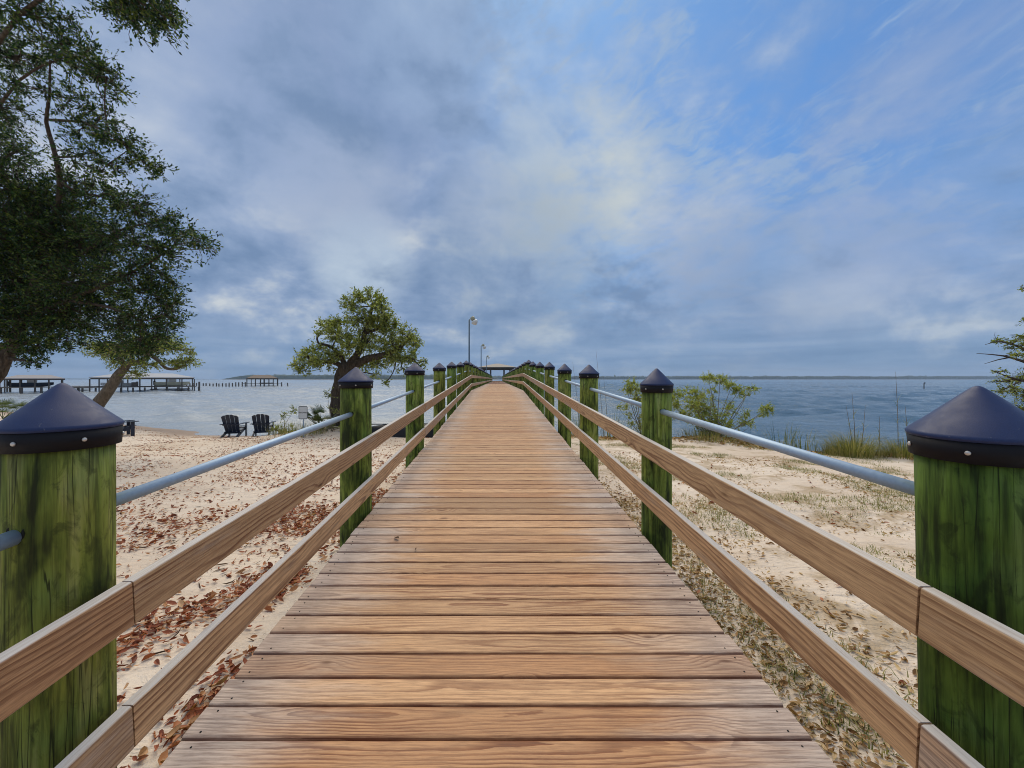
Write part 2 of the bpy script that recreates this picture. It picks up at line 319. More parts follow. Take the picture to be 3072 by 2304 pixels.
def leafmat(name, cols, trans=0.3, rough=0.5):
    m, t, b = material(name)
    r = t.new('ShaderNodeNewGeometry').outputs['Random Per Island']
    o = t.new('ShaderNodeTexCoord').outputs['Object']; n = t.noise(o, 0.9, 3, 0.6)
    f = t.m('ADD', t.m('MULTIPLY', r, 0.6), t.m('MULTIPLY', n, 0.4))
    k = len(cols); c = t.ramp(f, [(0.2 + 0.6 * i / (k - 1), c) for i, c in enumerate(cols)])
    setb(t, b, col=c, rough=rough, spec=0.35)
    if trans > 0:
        tr = t.new('ShaderNodeBsdfTranslucent'); t.put(tr.inputs[0], t.mix(1.0, c, (1.3, 1.5, 0.6), 'MULTIPLY'))
        mx = t.new('ShaderNodeMixShader'); mx.inputs[0].default_value = trans
        t.l.new(b.outputs[0], mx.inputs[1]); t.l.new(tr.outputs[0], mx.inputs[2]); t.l.new(mx.outputs[0], t.n['Material Output'].inputs[0])
    return m
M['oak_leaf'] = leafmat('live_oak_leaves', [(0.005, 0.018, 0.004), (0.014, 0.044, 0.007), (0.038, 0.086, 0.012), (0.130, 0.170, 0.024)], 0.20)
M['tree_leaf'] = leafmat('shore_tree_leaves', [(0.080, 0.105, 0.020), (0.190, 0.220, 0.045), (0.310, 0.330, 0.080), (0.44, 0.45, 0.16)], 0.35)
M['shrub_leaf'] = leafmat('shrub_leaves', [(0.16, 0.20, 0.03), (0.32, 0.36, 0.06), (0.48, 0.50, 0.10), (0.60, 0.58, 0.18)], 0.3)
M['grass'] = leafmat('dune_grass', [(0.07, 0.085, 0.02), (0.17, 0.18, 0.045), (0.30, 0.27, 0.085), (0.44, 0.35, 0.18)], 0.25)
M['reed'] = leafmat('reed_blades', [(0.06, 0.09, 0.02), (0.14, 0.18, 0.04), (0.27, 0.28, 0.08), (0.40, 0.35, 0.17)], 0.2)
M['palm'] = leafmat('palmetto_fronds', [(0.03, 0.05, 0.015), (0.07, 0.10, 0.03), (0.14, 0.17, 0.05)], 0.2)
M['litter'] = leafmat('dry_oak_leaves', [(0.14, 0.036, 0.016), (0.27, 0.070, 0.030), (0.38, 0.115, 0.050), (0.48, 0.20, 0.09), (0.56, 0.34, 0.18)], 0.1, 0.6)
M['litter_dull'] = leafmat('dull_leaf_crumbs', [(0.17, 0.080, 0.028), (0.33, 0.185, 0.075), (0.47, 0.30, 0.14), (0.62, 0.46, 0.27)], 0.15, 0.7)
M['twig'] = leafmat('dark_twigs', [(0.03, 0.018, 0.012), (0.08, 0.045, 0.025), (0.15, 0.09, 0.05)], 0.0, 0.9)
M['far_wood'] = leafmat('far_woodland', [(0.020, 0.035, 0.018), (0.045, 0.065, 0.030), (0.070, 0.090, 0.040)], 0.0, 0.9)

def sand_material():
    m, t, b = material('beach_sand'); g = t.new('ShaderNodeNewGeometry').outputs['Position']; x, y, z = t.sep(g)
    big = t.noise(g, 0.35, 4, 0.6); mid = t.noise(g, 3.0, 5, 0.6); fine = t.noise(g, 90, 3, 0.7); rip = t.noise(t.xyz(t.m('MULTIPLY', x, 2.2), t.m('MULTIPLY', y, 6.0), 0.0), 1.5, 4, 0.6, 0.6)
    c = t.mix(t.mr(big, 0.35, 0.65), (0.62, 0.51, 0.40), (0.74, 0.64, 0.53))
    c = t.mix(t.mr(mid, 0.5, 0.75, 0.0, 0.45), c, (0.50, 0.37, 0.26))
    dirt = t.m('MULTIPLY', t.mr(t.noise(g, 1.3, 6, 0.68, 0.4), 0.48, 0.62, 0.0, 0.75), t.mr(x, 1.0, 2.2))       # humus-stained sand on the landward right side
    c = t.mix(dirt, c, (0.36, 0.265, 0.155))
    c = t.mix(t.mr(fine, 0.25, 0.5, 0.35, 0.0), c, (0.34, 0.24, 0.16))
    wet = t.mr(t.m('ADD', z, t.m('MULTIPLY', t.m('SUBTRACT', mid, 0.5), 0.12)), 0.05, 0.22, 1.0, 0.0)
    c = t.mix(wet, c, (0.30, 0.20, 0.12))
    h = t.m('ADD', t.m('MULTIPLY', mid, 0.6), t.m('ADD', t.m('MULTIPLY', rip, 0.8), t.m('MULTIPLY', fine, 0.08)))
    setb(t, b, col=c, rough=t.mr(wet, 0, 1, 0.95, 0.45), spec=0.25, normal=t.bump(h, 0.9, 0.06)); return m
M['sand'] = sand_material()
def water_material():
    m, t, b = material('bay_water'); g = t.new('ShaderNodeNewGeometry').outputs['Position']; x, y, z = t.sep(g)
    v = t.xyz(x, t.m('MULTIPLY', y, 2.4), 0.0)
    a = t.noise(v, 0.9, 5, 0.62, 0.6); c = t.noise(v, 3.6, 3, 0.6, 0.3)
    pale_left = t.mr(t.m('ADD', x, t.m('MULTIPLY', t.noise(v, 0.05, 3), 8.0)), 16.0, -4.0)      # base colour turns paler towards the left of the bay
    col = t.mix(pale_left, (0.070, 0.130, 0.190), (0.360, 0.400, 0.430))
    setb(t, b, col=col, rough=0.10, ior=1.33, spec=0.5, normal=t.bump(t.m('ADD', a, t.m('MULTIPLY', c, 0.22)), 0.8, 0.16))
    return m
M['water'] = water_material()

# ------------------------------------------------------------------ ground and water
rng = np.random.default_rng(11); random.seed(5)
SX = np.array([-220, -90, -60, -33, -19.4, -12.8, -10, -6, -2, 3, 6, 8, 10, 12, 16, 25, 60, 220.])
SY = np.array([120, 60, 42, 26.5, 20.2, 16.7, 16.3, 17.0, 17.3, 16.6, 15.6, 14.6, 13.0, 11.0, 7.5, 2, -14, -70.])
_tab = rng.random((256, 256))
def vnoise(x, y):
    xi = np.floor(x).astype(int); yi = np.floor(y).astype(int); fx = x - xi; fy = y - yi
    fx = fx * fx * (3 - 2 * fx); fy = fy * fy * (3 - 2 * fy); g = lambda a, b: _tab[a % 256, b % 256]
    return (g(xi, yi) * (1 - fx) + g(xi + 1, yi) * fx) * (1 - fy) + (g(xi, yi + 1) * (1 - fx) + g(xi + 1, yi + 1) * fx) * fy
def ground(x, y):
    x = np.asarray(x, float); y = np.asarray(y, float)
    d = (np.interp(x, SX, SY) - y) * 0.86
    land = 0.98 * (1 - np.exp(-np.maximum(d, 0) / 8.5)) * 1.04
    z = np.where(d > 0, land, np.maximum(d * 0.10, -2.2))
    amp = np.clip((d + 1.0) / 4, 0.0, 1)
    z = z + amp * (0.075 * (vnoise(x * 0.9, y * 0.9) - 0.5) + 0.045 * (vnoise(x * 2.7 + 9, y * 2.7) - 0.5) + 0.022 * (vnoise(x * 7 + 3, y * 7) - 0.5))
    z = z + 0.42 * np.exp(-(((x + 6.3) / 2.2) ** 2 + ((y - 15.3) / 1.3) ** 2))      # bank round the shore tree
    z = z + 0.25 * np.exp(-(((x - 8.0) / 2.0) ** 2 + ((y - 13.6) / 0.9) ** 2))
    z = z + 0.20 * np.exp(-(((x - 11.5) / 1.6) ** 2 + ((y - 10.4) / 0.8) ** 2))
    under = (np.abs(x) < 1.6) & (y < 17)
    return np.where(under, np.minimum(z, 0.86 + 0.0518 * np.minimum(y, 2) - 0.02), z)
def axis(lo, hi, c, fine, n):
    u = np.linspace(np.arcsinh((lo - c) / fine), np.arcsinh((hi - c) / fine), n); return c + fine * np.sinh(u)
gx = axis(-220, 220, -2.0, 6.0, 420); gy = axis(-160, 75, 4.0, 4.0, 380)
GX, GY = np.meshgrid(gx, gy); GZ = ground(GX, GY)
def gridq(nr, nc):
    i = np.arange(nr - 1)[:, None] * nc + np.arange(nc - 1)[None]; return np.stack([i, i + 1, i + nc + 1, i + nc], -1).reshape(-1, 4)
me = quads_np('sand_ground', np.stack([GX, GY, GZ], -1).reshape(-1, 3), gridq(len(gy), len(gx)), True)
obj('sand_ground', me, M['sand'], kind='structure')

nr, na = 520, 620
R_ = np.geomspace(5.5, 3000, nr)[:, None]; TH = np.radians(np.linspace(-100, 100, na))[None]
WX = R_ * np.sin(TH); WY = R_ * np.cos(TH) - 1.0
wz = np.zeros_like(WX); wr = np.random.default_rng(3)
for i in range(26):
    lam = wr.uniform(1.2, 6.0); th = rad(-80) + wr.normal(0, 0.38); k = 2 * math.pi / lam
    fade = np.clip(lam / (R_ * 0.03 + 0.25) , 0, 1) ** 0.5
    wz = wz + fade * 0.0120 * lam ** 0.8 * np.sin(k * (WX * math.cos(th) + WY * math.sin(th)) + wr.uniform(0, 6.28) + 1.5 * vnoise(WX * 0.13 + i, WY * 0.13))
wz *= 0.5 + 0.9 * vnoise(WX * 0.06, WY * 0.09)
dsh = (WY - np.interp(WX, SX, SY)); wz *= np.clip(dsh / 6, 0.15, 1)
me = quads_np('bay_water', np.stack([WX, WY, wz], -1).reshape(-1, 3), gridq(nr, na)[:, ::-1], True)
obj('bay_water', me, M['water'], kind='structure')

# ------------------------------------------------------------------ far shores
def far_wood(name, px0, px1, Y, h0, h1, seed, label, step=2.6, depth=60):
    r = np.random.default_rng(seed); x0, x1 = (px0 - VX) / F * Y, (px1 - VX) / F * Y
    n = int((x1 - x0) / step); xs = np.linspace(x0, x1, n); V = []; rows = 5
    env = np.minimum(1, np.minimum(np.arange(n), np.arange(n)[::-1]) / (0.08 * n)) ** 0.6
    for k in range(rows):
        hgt = (h0 + (h1 - h0) * (0.55 * vnoise(xs * 0.02 + seed, xs * 0 + k) + 0.45 * vnoise(xs * 0.12, xs * 0 + k * 3.3 + seed))) + r.random(n) * (h1 - h0) * 0.35
        tall = (r.random(n) < 0.012) * r.random(n) * h1 * 0.5
        hgt = (hgt + tall) * (0.55 + 0.45 * math.sin(math.pi * (k + 0.7) / (rows + 0.4))) * env
        V.append(np.stack([xs + r.normal(0, 0.6, n), np.full(n, Y + k * depth / rows) + r.normal(0, 3, n), hgt + 0.5], -1))
    base = np.stack([xs, np.full(n, Y - 2.0), np.full(n, 0.4)], -1); back = np.stack([xs, np.full(n, Y + depth), np.full(n, 0.4)], -1)
    V = np.concatenate([base] + V + [back])
    return obj(name, quads_np(name, V, gridq(rows + 2, n)), M['far_wood'], kind='stuff', label=label, category='woodland')
far_wood('far_woodland', 1150, 3400, 2100, 10, 20, 4, 'dark wooded far shore along the horizon right of the pier')
far_wood('far_woodland', 668, 1500, 1500, 10, 21, 9, 'wooded far shore on the horizon behind the leafy shore tree')
far_wood('far_woodland', -600, 640, 2500, 3, 5, 14, 'thin far shoreline on the horizon behind the roofed boat docks', 5)
mb = MB()
for a, b_, Y in ((1140, 3400, 2090), (668, 1500, 1490)):
    n = 60; xs = np.linspace((a - VX) / F * Y, (b_ - VX) / F * Y, n)
    for i in range(n - 1): mb.box(((xs[i] + xs[i + 1]) / 2, Y, 0.6), (xs[1] - xs[0], 12, 2.0 + 0.8 * random.random()))
o = mb.part('far_beach', M['sand']); o['kind'] = 'structure'

# ------------------------------------------------------------------ the pier
SLOPE, KINK = 0.0518, 18.0
DW = 1.2257
def deck_z(y): return CAMZ - 1.47 + SLOPE * min(y, KINK)
ANG = math.atan(SLOPE)
pier = thing('boardwalk_pier', 'long timber boardwalk pier with green round posts, brown rails and steel pipes', 'pier', (0, 0, 0))

def plank_mesh(name, L, wd, th, bev, seed):
    r = random.Random(seed); mb = MB(); n = 7; V = []
    prof = [(-wd / 2, -th + bev), (-wd / 2, -bev * 1.3), (-wd / 2 + bev * 0.35, -bev * 0.4), (-wd / 2 + bev, 0), (wd / 2 - bev, 0), (wd / 2 - bev * 0.35, -bev * 0.4), (wd / 2, -bev * 1.3), (wd / 2, -th + bev), (wd / 2 - bev, -th), (-wd / 2 + bev, -th)]
    k = len(prof); bow = r.uniform(-0.0018, 0.0018); e0, e1 = r.uniform(-0.006, 0.006), r.uniform(-0.006, 0.006)
    for i in range(n):
        u = i / (n - 1) * 2 - 1; xx = u * L / 2 + (e0 if i == 0 else e1 if i == n - 1 else 0)
        for (a, b_) in prof: V.append((xx, a + bow * (1 - u * u), b_ + bow * 0.8 * (1 - u * u)))
    Fc = [[i * k + j, (i + 1) * k + j, (i + 1) * k + (j + 1) % k, i * k + (j + 1) % k] for i in range(n - 1) for j in range(k)]
    Fc += [list(range(k)), [(n - 1) * k + j for j in range(k)][::-1]]
    mb.add(V, Fc); return mb.mesh(name)
PITCH = 0.1427
deck_meshes = [plank_mesh('deck_board', 2 * DW, PITCH - 0.0055, 0.038, 0.0095, s) for s in range(8)]
for m_ in deck_meshes: m_.materials.append(M['deck'])
rb = random.Random(2); cosA = math.cos(ANG)
y = -1.6 ; nb = 0; y0_first = 1140 * 1.47 / (2213 - 1078) % PITCH   # a joint line falls where the photo has it
y = y0_first - 12 * PITCH + PITCH / 2
while nb < 300:
    ramp_ = y < KINK
    zz = deck_z(y) + rb.uniform(-0.0015, 0.0015)
    o = obj('deck_board', rb.choice(deck_meshes), None, pier, (rb.uniform(-0.006, 0.006), y, zz), (ANG if ramp_ else 0, 0, rb.uniform(-0.0012, 0.0012) + (math.pi if rb.random() < 0.5 else 0)))
    if abs(abs(o.rotation_euler[2]) - math.pi) < 0.1 and ramp_: o.rotation_euler[0] = -ANG
    y += PITCH * (cosA if ramp_ else 1); nb += 1
mb = MB()
YEND = 112.0
while y < YEND:
    mb.box((rb.uniform(-0.006, 0.006), y, deck_z(y) - 0.019 + rb.uniform(-0.002, 0.002)), (2 * DW, PITCH - 0.006, 0.038)); y += PITCH
mb.part('far_deck_boards', M['deck'], pier, kind='stuff')
for xs in (-1.16, 0.0, 1.16):
    mb = MB(); mb.bar((xs, -1.6, deck_z(-1.6) - 0.14), (xs, KINK, deck_z(KINK) - 0.14), 0.05, 0.19); mb.part('stringer', M['joist'], pier)
    mb = MB(); mb.bar((xs, KINK, deck_z(KINK) - 0.14), (xs, YEND, deck_z(KINK) - 0.14), 0.05, 0.19); mb.part('stringer', M['joist'], pier)

mb = MB(); ys_ = y0_first - 12 * PITCH + PITCH / 2; rs_ = random.Random(8)
while ys_ < 9:
    for xs in (-1.16, 1.16):
        for dv in (-0.042, 0.042):
            if rs_.random() < 0.93: mb.lathe([(0.0040, -0.001), (0.0040, 0.0010), (0.0028, 0.0013)], 7, (xs + rs_.uniform(-0.012, 0.012), ys_ + dv + rs_.uniform(-0.006, 0.006), deck_z(ys_ + dv) + 0.0008))
    ys_ += PITCH * cosA
mb.part('deck_screws', M['hole'], pier, kind='stuff')
# posts
def post_mesh(seed, length):
    r = np.random.default_rng(seed); k = 28; zs = [0, -0.25, -0.6, -1.0, -1.5, -2.1, -length]
    lob = 1 + 0.012 * np.sin(np.arange(k) * 2 * np.pi / k * 2 + r.uniform(0, 6)) + 0.010 * np.sin(np.arange(k) * 2 * np.pi / k * 3 + r.uniform(0, 6))
    groove = r.integers(0, k, 3)
    def jig(i, j): return lob[j] * (1 + r.normal(0, 0.004)) * (0.975 if j in groove else 1)
    return MB().lathe([(0.135 * (1 + 0.012 * -z), z) for z in zs][::-1], k, jig=jig).mesh('post', True)
pm_short = [post_mesh(s, 2.1 + 0.2) for s in range(4)]; pm_long = [post_mesh(s + 9, 4.6) for s in range(3)]
cap_me = MB().lathe([(0.1520, -0.004), (0.1545, 0.004), (0.1490, 0.012), (0.100, 0.056), (0.050, 0.104), (0.020, 0.132), (0.010, 0.140), (0.002, 0.143)], 40).mesh('cap', True)
band_me = MB().lathe([(0.143, -0.064), (0.1475, -0.064), (0.1505, -0.0035), (0.148, -0.0033)], 40).mesh('cap_band', True)
scr_me = MB().lathe([(0.0065, 0.0), (0.0065, 0.003), (0.005, 0.005), (0.002, 0.006)], 10).mesh('screw', True)
for m_, k in ((cap_me, 'cap'), (band_me, 'band'), (scr_me, 'screw')): m_.materials.append(M[k])
for m_ in pm_short + pm_long: m_.materials.append(M['post'])
PH = 1.25                                     # post top (under the cap cone) above the deck
left = [(1.425, 1.245, 0.128, 0.0), (1.395, 3.75, 0.146, 0.0), (1.385, 6.37, 0.150, 0.02), (1.38, 9.05, 0.14, 0.0), (1.38, 11.5, 0.14, 0.01), (1.38, 14.25, 0.14, -0.01), (1.38, 16.9, 0.14, 0.03)]
right = [(1.405, 1.11, 0.129, 0.0), (1.37, 3.27, 0.119, 0.0), (1.375, 5.70, 0.134, 0.0), (1.37, 7.75, 0.13, -0.01), (1.37, 10.0, 0.13, 0.01), (1.37, 12.25, 0.13, 0.0), (1.37, 14.6, 0.13, 0.0), (1.38, 16.7, 0.14, 0.06)]
yy = 19.5
while yy < 97: left.append((1.38, yy, 0.14, rb.uniform(-0.02, 0.02))); yy += 2.6
yy = 19.1
while yy < 97: right.append((1.38, yy, 0.14, rb.uniform(-0.02, 0.02))); yy += 2.45
left.insert(0, (1.40, -1.2, 0.135, 0)); right.insert(0, (1.40, -1.2, 0.135, 0))
lean = {('R', 1.11): (0.0, -0.045)}
for side, lst in ((-1, left), (1, right)):
    for i, (X, Y, r, dh) in enumerate(lst):
        s = r / 0.135; top = deck_z(Y) + PH + dh
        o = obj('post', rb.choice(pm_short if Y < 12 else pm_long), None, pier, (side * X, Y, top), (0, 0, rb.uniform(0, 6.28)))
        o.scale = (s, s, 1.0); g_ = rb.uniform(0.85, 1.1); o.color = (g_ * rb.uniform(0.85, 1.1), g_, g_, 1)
        if side == 1 and Y == 1.11: o.color = (0.36, 0.50, 0.40, 1)       # deeper shade on this pile, painted in through its object colour
        if side == 1 and Y == 1.11: o.rotation_euler = (0, rad(-2.3), 0.4)
        cs = s
        c = obj('cap', cap_me, None, o); b2 = obj('cap_band', band_me, None, o)
        if Y < 20:
            a0 = {(-1, 1.245): -math.pi / 2 + 0.13, (-1, 3.75): -0.18, (1, 3.27): -0.55, (1, 1.11): -2.60}.get((side, Y), rb.uniform(0, 6.28)) - o.rotation_euler[2]
            for q_ in range(6):
                a = a0 + q_ * math.pi / 3
                obj('screw', scr_me, None, o, (0.1490 * math.cos(a), 0.1490 * math.sin(a), -0.034), (0, math.pi / 2, a))
        if i == 1: o['label'] = ('huge foreground green post at the left edge of the boardwalk' if side < 0 else 'huge green foreground post with painted-in shade at the right edge of the boardwalk')

# wooden rails: butt-jointed planks on the inner side of the posts
def rail(side, off, ys):
    xi = side * 1.227
    for a, b_ in zip(ys[:-1], ys[1:]):
        za, zb = deck_z(a) + off, deck_z(b_) + off
        L = math.hypot(b_ - a, zb - za) - 0.014
        me = plank_mesh('rail_board', L, 0.150, 0.042, 0.006, int(a * 100) + side)
        # local x along the pier, local y up the face, local z towards the deck
        d = Vector((0, b_ - a, zb - za)).normalized(); inn = Vector((-side, 0, 0)); up = inn.cross(d)
        if up.z < 0: d = -d; up = inn.cross(d)
        R = Matrix((d, up, inn)).transposed()
        o = obj('rail_board', me, M['rail'], pier, (side * 1.206, (a + b_) / 2, (za + zb) / 2 - 0.075), R.to_euler())
LJ = [-1.5, 1.26, 6.37, 11.5, 16.9, KINK]; RJ = [-1.5, 1.09, 5.70, 10.0, 14.6, KINK]
far_j = [KINK] + [23.0 + 5.2 * i for i in range(15)]
for ofs_l, ofs_r in ((0.735, 0.82), (0.325, 0.43)):
    rail(-1, ofs_l, LJ); rail(1, ofs_r, RJ)
    for sd, of in ((-1, ofs_l), (1, ofs_r)):
        rail(sd, of, far_j)
# steel hand pipes
def pipe(side, off, lst):
    for (X0, Y0, r0, _), (X1, Y1, r1, _) in zip(lst[:-1], lst[1:]):
        mb = MB().tube([(side * X0, Y0, deck_z(Y0) + off), (side * X1, Y1, deck_z(Y1) + off)], 0.0235, 12); mb.part('hand_pipe', M['pipe'], pier, smooth=True)
        if Y1 < 12:
            h = MB().tube([(side * X1 + 0.004, Y1 - r1 * 0.985, deck_z(Y1) + off + 0.004), (side * X1, Y1, deck_z(Y1) + off)], 0.0275, 12); h.part('pipe_hole', M['hole'], pier)
pipe(-1, 0.945, left); pipe(1, 1.035, right)

# ------------------------------------------------------------------ pavilion at the far end of the pier
YP = 99.0; zd = deck_z(YP)
pav = thing('pier_pavilion', 'open roofed pavilion with tan hip roof at the far end of the pier', 'pavilion', (0, YP, 0))
mb = MB(); mb.box((0, 5.0, zd - 0.06), (9.0, 10.0, 0.06)); mb.part('platform', M['joist'], pav)
ez = CAMZ + (VY - 1101) / F * YP; pz = CAMZ + (VY - 1088.5) / F * YP
mb = MB(); a, b_ = 4.9, 5.6; cy = 5.0
mb.add([(-a, cy - b_, ez), (a, cy - b_, ez), (a, cy + b_, ez), (-a, cy + b_, ez), (-0.5, cy, pz), (0.5, cy, pz), (-a, cy - b_, ez - 0.12), (a, cy - b_, ez - 0.12), (a, cy + b_, ez - 0.12), (-a, cy + b_, ez - 0.12)],
       [[0, 1, 5, 4], [1, 2, 5], [2, 3, 4, 5], [3, 0, 4], [6, 7, 1, 0], [7, 8, 2, 1], [8, 9, 3, 2], [9, 6, 0, 3], [9, 8, 7, 6]])
mb.part('roof', M['tan_roof'], pav)
for yy in (0.3, 9.7):
    mb = MB(); mb.box((0, yy, ez - 0.36), (8.6, 0.2, 0.44)); mb.part('beam', M['pier_wood'], pav)
for xx in (-3.95, 3.95):
    mb = MB(); mb.box((xx, 5.0, ez - 0.36), (0.2, 9.2, 0.44)); mb.part('beam', M['pier_wood'], pav)
for xx in (-3.6, -1.83, 1.83, 3.6):
    for yy in (0.3, 9.7):
        mb = MB(); mb.tube([(xx, yy, -1.5), (xx, yy, ez - 0.5)], 0.14 if abs(xx) < 2 else 0.2, 10); mb.part('post', M['pier_wood'], pav)

# ------------------------------------------------------------------ lamp posts along the pier's left side
def lamp(Y, ztop, label):
    X = -1.57; base = (X, Y, -0.8)
    t = thing('pier_lamp', label, 'lamp', base, group='lamp posts along the pier')
    h = ztop - base[2]
    MB().tube([(0, 0, 0), (0, 0, h)], [0.050, 0.040], 10).part('pole', M['lamp_pole'], t, smooth=True)
    MB().tube([(0, 0, h - 0.05), (0.05, 0, h + 0.05), (0.12, 0, h + 0.08), (0.18, 0, h + 0.08)], 0.025, 8).part('arm', M['lamp_house'], t, smooth=True)
    hd = obj('lamp_head', MB().lathe([(0.02, 0.20), (0.10, 0.185), (0.125, 0.10), (0.125, 0.02), (0.10, -0.02)][::-1], 16).mesh('lamp_head', True), M['lamp_house'], t, (0.24, 0, h + 0.0), (0, rad(-28), 0))
    obj('refractor', MB().lathe([(0.08, -0.02), (0.16, -0.06), (0.20, -0.14), (0.15, -0.22), (0.06, -0.30), (0.01, -0.32)][::-1], 16).mesh('refractor', True), M['lens'], hd)
for Y, zt, lb in ((21.2, 5.75, 'tallest, nearest pier lamp post with pale tilted lamp head'), (36.8, 5.65, 'second pier lamp post, between the nearest one and the pavilion'), (54.5, 5.65, 'smallest, farthest pier lamp post in front of the pavilion roof')):
    lamp(Y, zt, lb)

# ------------------------------------------------------------------ foliage
def leaves_mesh(name, base, dirs, L, wd, r, fold=0.25):
    n = len(base); L = np.asarray(L); rnd = r.normal(size=(n, 3)); d = dirs / np.linalg.norm(dirs, axis=1)[:, None]
    s = np.cross(d, rnd); s /= np.linalg.norm(s, axis=1)[:, None] + 1e-9; nn = np.cross(s, d)
    L = L[:, None] if L.ndim else np.full((n, 1), float(L)); wv = L * wd
    p0 = base; p2 = base + d * L; mid = base + d * L * 0.5 + nn * wv * fold
    V = np.stack([p0, mid + s * wv, p2, mid - s * wv], 1).reshape(-1, 3)
    Q = np.arange(4 * n).reshape(-1, 4); return quads_np(name, V, Q)
def curve_pts(a, b, r, bend=0.15, n=5, lift=0.0):
    a, b = np.array(a, float), np.array(b, float); L = np.linalg.norm(b - a); c = (a + b) / 2 + r.normal(0, bend * L, 3) + np.array((0, 0, lift * L))
    t = np.linspace(0, 1, n)[:, None]; return (1 - t) ** 2 * a + 2 * t * (1 - t) * c + t ** 2 * b
def tree(name, label, category, base, limbs, clusters, seed, leaf=0.07, leafw=0.20, mat='oak_leaf', barkm='bark', per=7, tips=1.0, twig_every=1, r0=0.05, group=None, twr=0.006, spread=1.0, limb_k=1.0, loose=0.0):
    """limbs: list of (points, radii); clusters: (centre, radii xyz, number of twig tips)"""
    r = np.random.default_rng(seed); base = np.array(base, float)
    t = thing(name, label, category, base, group=group)
    tr = MB(); nodes = []; nrad = []
    for pts, rs in limbs:
        pts = [np.array(p, float) for p in pts]
        # smooth the limb a little
        tt = np.linspace(0, len(pts) - 1, (len(pts) - 1) * 3 + 1); idx = np.arange(len(pts)); A_ = np.array(pts)
        sm = np.stack([np.interp(tt, idx, A_[:, k]) for k in range(3)], 1); sr = np.interp(tt, idx, rs) * limb_k
        for k in range(1, len(sm) - 1): sm[k] = (sm[k - 1] + 2 * sm[k] + sm[k + 1]) / 4 + r.normal(0, sr[k] * 0.10, 3)
        tr.tube([p - base for p in sm], list(sr), 9)
        nodes += list(sm[len(sm) // 4 if len(limbs) > 0 else 0:]); nrad += list(sr[len(sm) // 4:])
    tr.part('trunk', M[barkm], t, smooth=True)
    br = MB(); LB = []; LD = []
    N = np.array(nodes); NR = np.array(nrad)
    for c, rr, k in clusters:
        c = np.array(c, float); rr = np.array(rr, float); k = max(3, int(k * tips))
        dd = np.linalg.norm(N - c, axis=1) + (N[:, 2] > c[2] + rr[2]) * 0.5; j = int(np.argmin(dd))
        pts = curve_pts(N[j], c, r, 0.10, 6); ra = min(NR[j] * 0.6, r0)
        br.tube([p - base for p in pts], list(np.linspace(ra, twr * 2, 6)), 5)
        u = r.normal(size=(k, 3)); u /= np.linalg.norm(u, axis=1)[:, None]; rad_ = r.random(k) ** 0.45
        ends = c + u * rr * rad_[:, None] * spread; ends += r.normal(0, 0.04 + loose, (k, 3))
        nsub = max(2, k // 9); heads = c + (lambda q_: q_ / np.linalg.norm(q_, axis=1)[:, None] * rr * 0.5)(r.normal(size=(nsub, 3)))
        for h in heads:
            pp = curve_pts(pts[r.integers(3, 6)], h, r, 0.15, 4); br.tube([p - base for p in pp], list(np.linspace(twr * 1.8, twr * 1.2, 4)), 4, False)
        for ei, e in enumerate(ends):
            h = heads[int(np.argmin(np.linalg.norm(heads - e, axis=1)))]; pp = curve_pts(h, e, r, 0.12, 3)
            if ei % twig_every == 0: br.tube([p - base for p in pp], [twr, twr * 0.8, twr * 0.4], 3, False)
            d = e - h; d /= np.linalg.norm(d) + 1e-6; Lt = np.linalg.norm(e - h)
            f = r.random(per) ** 0.7; pos = h + (e - h) * (1 - f[:, None] * min(1, 0.30 / (Lt + 0.05))) + r.normal(0, leaf * 0.25, (per, 3))
            LB.append(pos - base); LD.append(d * 0.8 + r.normal(0, 0.75, (per, 3)))
    br.part('branches', M[barkm], t, kind='stuff')
    LB = np.concatenate(LB); LD = np.concatenate(LD)
    obj('crown', leaves_mesh('crown', LB, LD, leaf * r.uniform(0.65, 1.25, len(LB)), leafw, r), M[mat], t, kind='stuff')
    return t
def CL(lst, Y, seed, k=1.0, zs=0.9, jit=0.5):          # clusters given as sight line + angular half sizes
    r = np.random.default_rng(seed); o = []
    for it in lst:
        px, py, rx, ry = it[:4]; y = (it[4] if len(it) > 4 else Y) + r.uniform(-jit, jit); dens = it[5] if len(it) > 5 else 1.0
        a, b = rx / F * y, ry / F * y
        o.append((P(px, py, y), (a, (a + b) / 2 * zs, b), k * dens * rx * ry)); 
    return o

